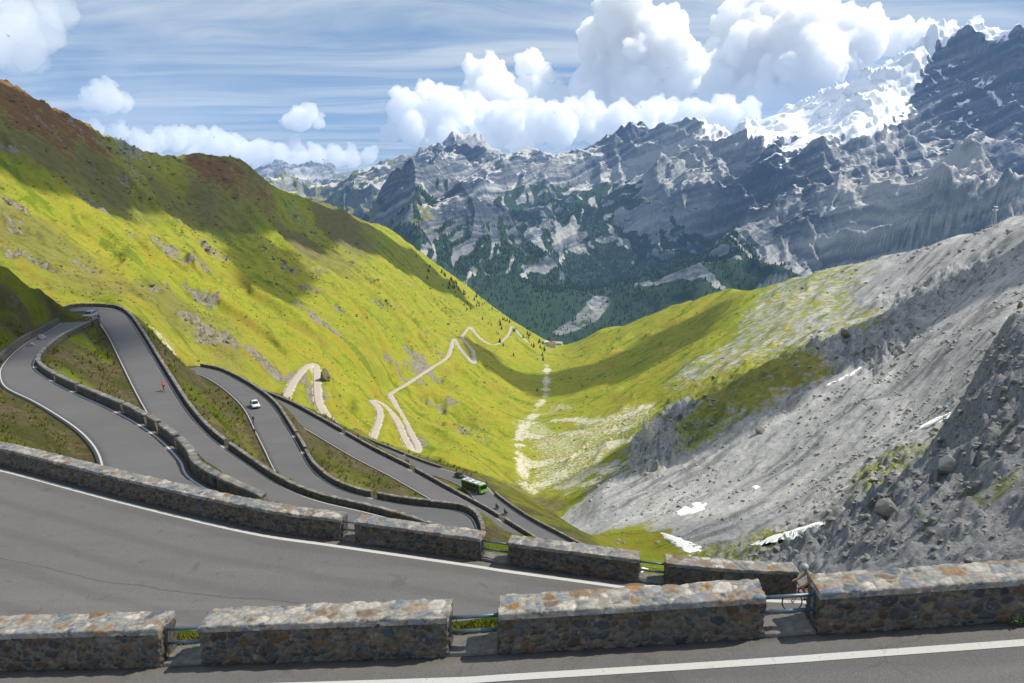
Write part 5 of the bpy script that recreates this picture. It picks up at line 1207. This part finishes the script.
# ---------------------------------------------------------------- clouds overhead, outside the frame, that shade the slopes
def cloud_mat(name, T):
    t = NT(name); d = t.n('BsdfDiffuse'); d.inputs[0].default_value = (.85, .86, .88, 1)
    tl = t.n('BsdfTranslucent'); tl.inputs[0].default_value = (.8, .82, .85, 1); tr = t.n('BsdfTransparent')
    m1 = t.n('MixShader'); m1.inputs[0].default_value = .5; t.l(d.outputs[0], m1.inputs[1]); t.l(tl.outputs[0], m1.inputs[2])
    m2 = t.n('MixShader'); m2.inputs[0].default_value = T; t.l(m1.outputs[0], m2.inputs[1]); t.l(tr.outputs[0], m2.inputs[2])
    t.l(m2.outputs[0], t.out.inputs[0]); return t.m
def inpoly(x, y, Pg):
    c = np.zeros(x.shape, bool); j = len(Pg)-1
    for i in range(len(Pg)):
        xi, yi = Pg[i]; xj, yj = Pg[j]
        c ^= ((yi > y) != (yj > y)) & (x < (xj-xi)*(y-yi)/(yj-yi+1e-12)+xi); j = i
    return c
def overhead_cloud(poly, rad, T, label, zc=1560., ground_poly=False):
    pts = []
    for p in poly:
        g = np.array(p, float) if ground_poly else first_hit(*p)
        if g is None: continue
        pts.append((g+SUN*((zc-g[2])/SUN[2]))[:2])
    pts = np.array(pts); lo, hi = pts.min(0), pts.max(0); st = rad*.62
    xs, ys = np.meshgrid(np.arange(lo[0], hi[0]+st, st), np.arange(lo[1], hi[1]+st, st)); xs = xs.ravel()+rng.uniform(-.3, .3, xs.size)*st; ys = ys.ravel()+rng.uniform(-.3, .3, ys.size)*st
    m = inpoly(xs, ys, pts); xs, ys = xs[m], ys[m]
    bm = bmesh.new()
    for x, y in zip(xs, ys):
        r = rad*random.uniform(.6, 1.1)
        bmesh.ops.create_icosphere(bm, subdivisions=2, radius=1, matrix=Matrix.Translation((x, y, zc+random.uniform(0, rad*.4))) @ Matrix.Diagonal((r, r, r*.6, 1)))
    o = bmobj('cloud', bm, cloud_mat('cloud_overhead', T), None, True)
    md = o.modifiers.new('r', 'REMESH'); md.mode = 'VOXEL'; md.voxel_size = rad*.2; md.use_smooth_shade = True
    tx = bpy.data.textures.new('puff', 'CLOUDS'); tx.noise_scale = rad*1.1; tx.noise_depth = 3
    dm = o.modifiers.new('d', 'DISPLACE'); dm.texture = tx; dm.texture_coords = 'GLOBAL'; dm.strength = rad*.8; dm.mid_level = .5
    evaluated(o, 'cloud'); tag(o, label, 'cloud', 'clouds overhead that shade the slopes'); return o
overhead_cloud([(-330, -60, -30), (-330, 120, -30), (-215, 185, -30), (-120, 235, -45), (-70, 275, -70), (20, 300, -95), (50, 330, -140), (60, 330, -150), (75, 260, -120), (80, 180, -90), (100, 120, -40), (120, 60, -20), (130, -60, -10)],
    60, .78, 'thin broad cloud drifting over the hairpins nearest the pass', ground_poly=True)
overhead_cloud([(645, 445), (740, 388), (800, 350), (900, 306), (1000, 258), (1060, 235), (1060, 262), (1000, 290), (900, 335), (850, 362), (790, 400), (730, 432), (660, 462)], 34, .42, 'long narrow cloud above the right-hand scree')
overhead_cloud([(-120, 120), (0, 163), (60, 192), (120, 206), (200, 214), (240, 226), (290, 238), (345, 240), (385, 258), (425, 281), (470, 305), (462, 292), (420, 262), (380, 234), (310, 202), (240, 162), (165, 156), (115, 148), (60, 117), (0, 93), (-120, 60)], 60, .42, 'dark ragged cloud above the left-hand crest')
overhead_cloud([(462, 337), (490, 352), (520, 374), (550, 377), (600, 362), (640, 347), (680, 322), (715, 306), (722, 316), (690, 342), (640, 370), (590, 387), (540, 394), (510, 382), (480, 360)], 26, .5, 'narrow band of cloud above the valley floor')
overhead_cloud([(228, 238), (270, 243), (300, 262), (302, 290), (285, 300), (262, 288), (240, 262)], 26, .5, 'small cloud above the hollow in the left flank')
overhead_cloud([(-175, 60, -22), (-175, 190, -22), (-120, 205, -30), (-98, 176, -31), (-92, 150, -28), (-80, 118, -25), (-110, 85, -22)], 24, .3, 'unseen cloud added to darken the spur beside the hairpin', ground_poly=True)  # extra cloud out of view, put here to shade the spur
# ---------------------------------------------------------------- cumulus far behind the mountains (real volumes)
def cumulus_mat(name, dens):
    t = NT(name); v = t.n('VolumePrincipled'); v.inputs['Color'].default_value = (.993, .994, .996, 1); v.inputs['Density'].default_value = dens; v.inputs['Anisotropy'].default_value = .15
    t.l(v.outputs[0], t.out.inputs['Volume']); return t.m
CD = 20500.; PX = CD/F
_bm = bmesh.new(); bmesh.ops.create_icosphere(_bm, subdivisions=2, radius=1); ICO2_V = np.array([v.co[:] for v in _bm.verts]); ICO2_F = np.array([[v.index for v in f.verts] for f in _bm.faces]); _bm.free()
def cumulus(blobs, label, base=None, dens=.006, vox=22., kids=8, depth=1., dD=0.):
    rr = random.Random(len(blobs)*13+int(blobs[0][0])); S = []
    for px, py, r in blobs:
        c = atD(px, py, CD+dD+rr.uniform(-1, 1)*r*PX*depth); R0 = r*PX; S.append((c, R0))
        for k in range(kids):
            a = rr.uniform(0, 2*math.pi); b = rr.uniform(-.25, 1.); d = np.array([math.cos(a)*math.cos(b*1.4), -abs(math.sin(a))*math.cos(b*1.4), math.sin(b*1.4)])
            r1 = R0*rr.uniform(.25, .48); c1 = c+d*R0*rr.uniform(.8, 1.02); S.append((c1, r1))
            for q_ in range(4):
                a = rr.uniform(0, 2*math.pi); b = rr.uniform(-.2, 1.); d2 = np.array([math.cos(a)*math.cos(b*1.4), -abs(math.sin(a))*math.cos(b*1.4), math.sin(b*1.4)])
                S.append((c1+d2*r1*.9, r1*rr.uniform(.28, .5)))
    V = np.concatenate([ICO2_V*r+c for c, r in S])
    if base is not None:
        zb = atD(512, base, CD)[2]; V[:, 2] = np.where(V[:, 2] < zb, zb-(zb-V[:, 2])*.15, V[:, 2])
    Fq = (ICO2_F[None]+(np.arange(len(S))*len(ICO2_V))[:, None, None]).reshape(-1, 3)
    o = npmesh('cloud', V, Fq, cumulus_mat('cumulus', dens))
    md = o.modifiers.new('r', 'REMESH'); md.mode = 'VOXEL'; md.voxel_size = vox; md.use_smooth_shade = True
    for sc_, st_ in ((420, 240), (160, 130), (70, 85)):
        tx = bpy.data.textures.new('puff', 'CLOUDS'); tx.noise_scale = sc_; tx.noise_depth = 4; tx.noise_basis = 'ORIGINAL_PERLIN'
        dm = o.modifiers.new('d', 'DISPLACE'); dm.texture = tx; dm.texture_coords = 'GLOBAL'; dm.strength = st_; dm.mid_level = .5
    evaluated(o, 'cloud'); tag(o, label, 'cloud', 'cumulus clouds above the mountains'); return o
cumulus([(628, 34, 36), (600, 46, 24), (612, 16, 18), (655, 44, 28), (640, 72, 42), (608, 78, 32), (672, 72, 30), (590, 88, 22), (640, 92, 28)], 'tall white cumulus tower left of the snowy peak', base=104, dens=.008)
cumulus([(762, 34, 36), (745, 62, 36), (722, 86, 26), (792, 30, 30), (805, 62, 42), (832, 44, 30), (862, 42, 24), (765, 92, 30), (892, 40, 18), (922, 36, 14), (950, 33, 10), (975, 26, 7), (842, 72, 32), (738, 22, 22), (705, 76, 18), (780, 10, 12)], 'broad white cumulus bank resting on the snowy peak', base=110, dens=.0065)
cumulus([(487, 80, 22), (500, 96, 20), (472, 100, 15), (530, 66, 15), (545, 76, 11), (520, 100, 20), (560, 100, 16), (540, 94, 14)], 'rounded cumulus in the middle of the sky, just left of the tallest tower', base=112, dens=.006, vox=22)
cumulus([(402, 110, 15), (430, 106, 19), (446, 118, 20), (470, 124, 20), (500, 124, 20), (540, 123, 18), (560, 128, 18), (580, 122, 18), (600, 128, 18), (620, 122, 18), (640, 128, 18), (660, 122, 17), (690, 122, 17), (412, 130, 14), (388, 134, 10), (720, 118, 16), (425, 140, 14), (450, 140, 16), (480, 140, 16), (520, 140, 16), (745, 118, 14)], 'long low cumulus bank along the central summits', base=175, dD=-2200., dens=.006, vox=28)
cumulus([(300, 119, 13), (311, 112, 8), (290, 122, 8), (318, 122, 7)], 'small round cumulus floating alone above the far blue range', base=132, dens=.0045, vox=24)
cumulus([(120, 132, 9), (95, 128, 9), (140, 140, 10), (160, 141, 11), (176, 140, 12), (190, 143, 14), (205, 143, 14), (222, 146, 15), (240, 150, 14), (260, 153, 14), (278, 155, 13), (296, 155, 13), (315, 156, 12), (335, 157, 11), (352, 158, 10), (368, 156, 9), (150, 152, 12), (200, 158, 14), (250, 164, 14), (300, 166, 13)], 'low ragged cumulus bank behind the green left-hand crest', base=185, dens=.003, vox=24)
cumulus([(14, 44, 30), (40, 30, 24), (10, 16, 26), (60, 12, 18), (-20, 40, 30), (32, 58, 16)], 'soft ragged cloud in the top left of the sky', base=75, dens=.0006, vox=36)
cumulus([(106, 98, 17), (90, 101, 11), (124, 102, 10)], 'faint soft cumulus above the green left-hand crest', base=116, dens=.0022, vox=26)
# ---------------------------------------------------------------- camera, light, sky
cam = bpy.data.objects.new('camera', bpy.data.cameras.new('camera')); C.objects.link(cam)
cam.data.sensor_width = 36; cam.data.lens = F*36/1024; cam.data.clip_start = .5; cam.data.clip_end = 80000
cam.rotation_euler = (math.pi/2-PITCH, 0, 0); scene.camera = cam
sl = bpy.data.lights.new('sun', 'SUN'); sl.energy = 3.8; sl.angle = R(.5); sl.color = (1, .93, .80)
so = bpy.data.objects.new('sun', sl); C.objects.link(so)
so.rotation_euler = Vector(SUN).to_track_quat('Z', 'Y').to_euler()
W = bpy.data.worlds.new('World'); scene.world = W; W.use_nodes = True
class WN(NT):
    def __init__(s, w):
        s.t = w.node_tree; s.t.nodes.clear(); s.out = s.t.nodes.new('ShaderNodeOutputWorld'); s._co = None
w = WN(W); bg = w.n('Background'); bg.inputs[1].default_value = .13
sky = w.n('TexSky', sky_type='NISHITA', sun_disc=False)
sky.sun_elevation = SUN_EL; sky.sun_rotation = SUN_AZ; sky.altitude = 2700; sky.air_density = 1.1; sky.dust_density = .4
gen = w.n('TexCoord').outputs['Generated']; sp = w.n('SeparateXYZ'); w.l(gen, sp.inputs[0])
zc_ = w.math('ADD', w.math('MAXIMUM', sp.outputs[2], 0.), .045)
cb = w.n('CombineXYZ'); w.l(w.math('DIVIDE', sp.outputs[0], zc_), cb.inputs[0]); w.l(w.math('DIVIDE', sp.outputs[1], zc_), cb.inputs[1])
wv = w.n('TexNoise'); w.l(cb.outputs[0], wv.inputs['Vector']); wv.inputs['Scale'].default_value = .22; wv.inputs['Detail'].default_value = 3
wm_ = w.n('VectorMath', operation='MULTIPLY_ADD'); w.l(wv.outputs['Color'], wm_.inputs[0]); wm_.inputs[1].default_value = (3.2, 3.2, 0); w.l(cb.outputs[0], wm_.inputs[2]); pl = wm_.outputs[0]
# high cirrus drawn out in streaks
c1 = w.noise(1., 7, .58, vec=w.scaled(pl, (.15, .80, 1), (0, 0, R(-15))), dist=1.5)
c2 = w.noise(1., 5, .55, vec=w.scaled(pl, (.16, .30, 1), (0, 0, R(10))))
c3 = w.noise(1., 8, .62, vec=w.scaled(pl, (.55, 2.8, 1), (0, 0, R(-11))), dist=1.6)
cir = w.math('ADD', w.math('MULTIPLY', c1, .45), w.math('ADD', w.math('MULTIPLY', c2, .35), w.math('MULTIPLY', c3, .2)))
cir = w.rng(cir, .38, .62, .05, .92)
blue = w.mix(.9, sky.outputs[0], (.52, .98, 1.75))
col = w.mix(cir, blue, (2.75, 2.95, 3.1))
# soft altocumulus high on the left
puff = w.noise(2.4, 7, .6, vec=w.scaled(gen, (1, 1, 2.2)))
lft = w.rng(sp.outputs[0], -.25, -.62, 0, 1)
col = w.mix(w.math('MULTIPLY', w.rng(puff, .42, .64, 0, .9), lft), col, (3.1, 3.3, 3.45))
w.l(col, bg.inputs[0]); w.l(bg.outputs[0], w.out.inputs[0])
vs = scene.view_settings; vs.view_transform = 'Standard'; vs.look = 'None'; vs.gamma = 1; vs.exposure = 1.0; vs.use_curve_mapping = False
scene.render.engine = 'CYCLES'
cy = scene.cycles; cy.use_denoising = True; cy.max_bounces = 28; cy.diffuse_bounces = 2; cy.glossy_bounces = 2; cy.volume_bounces = 28; cy.transparent_max_bounces = 12
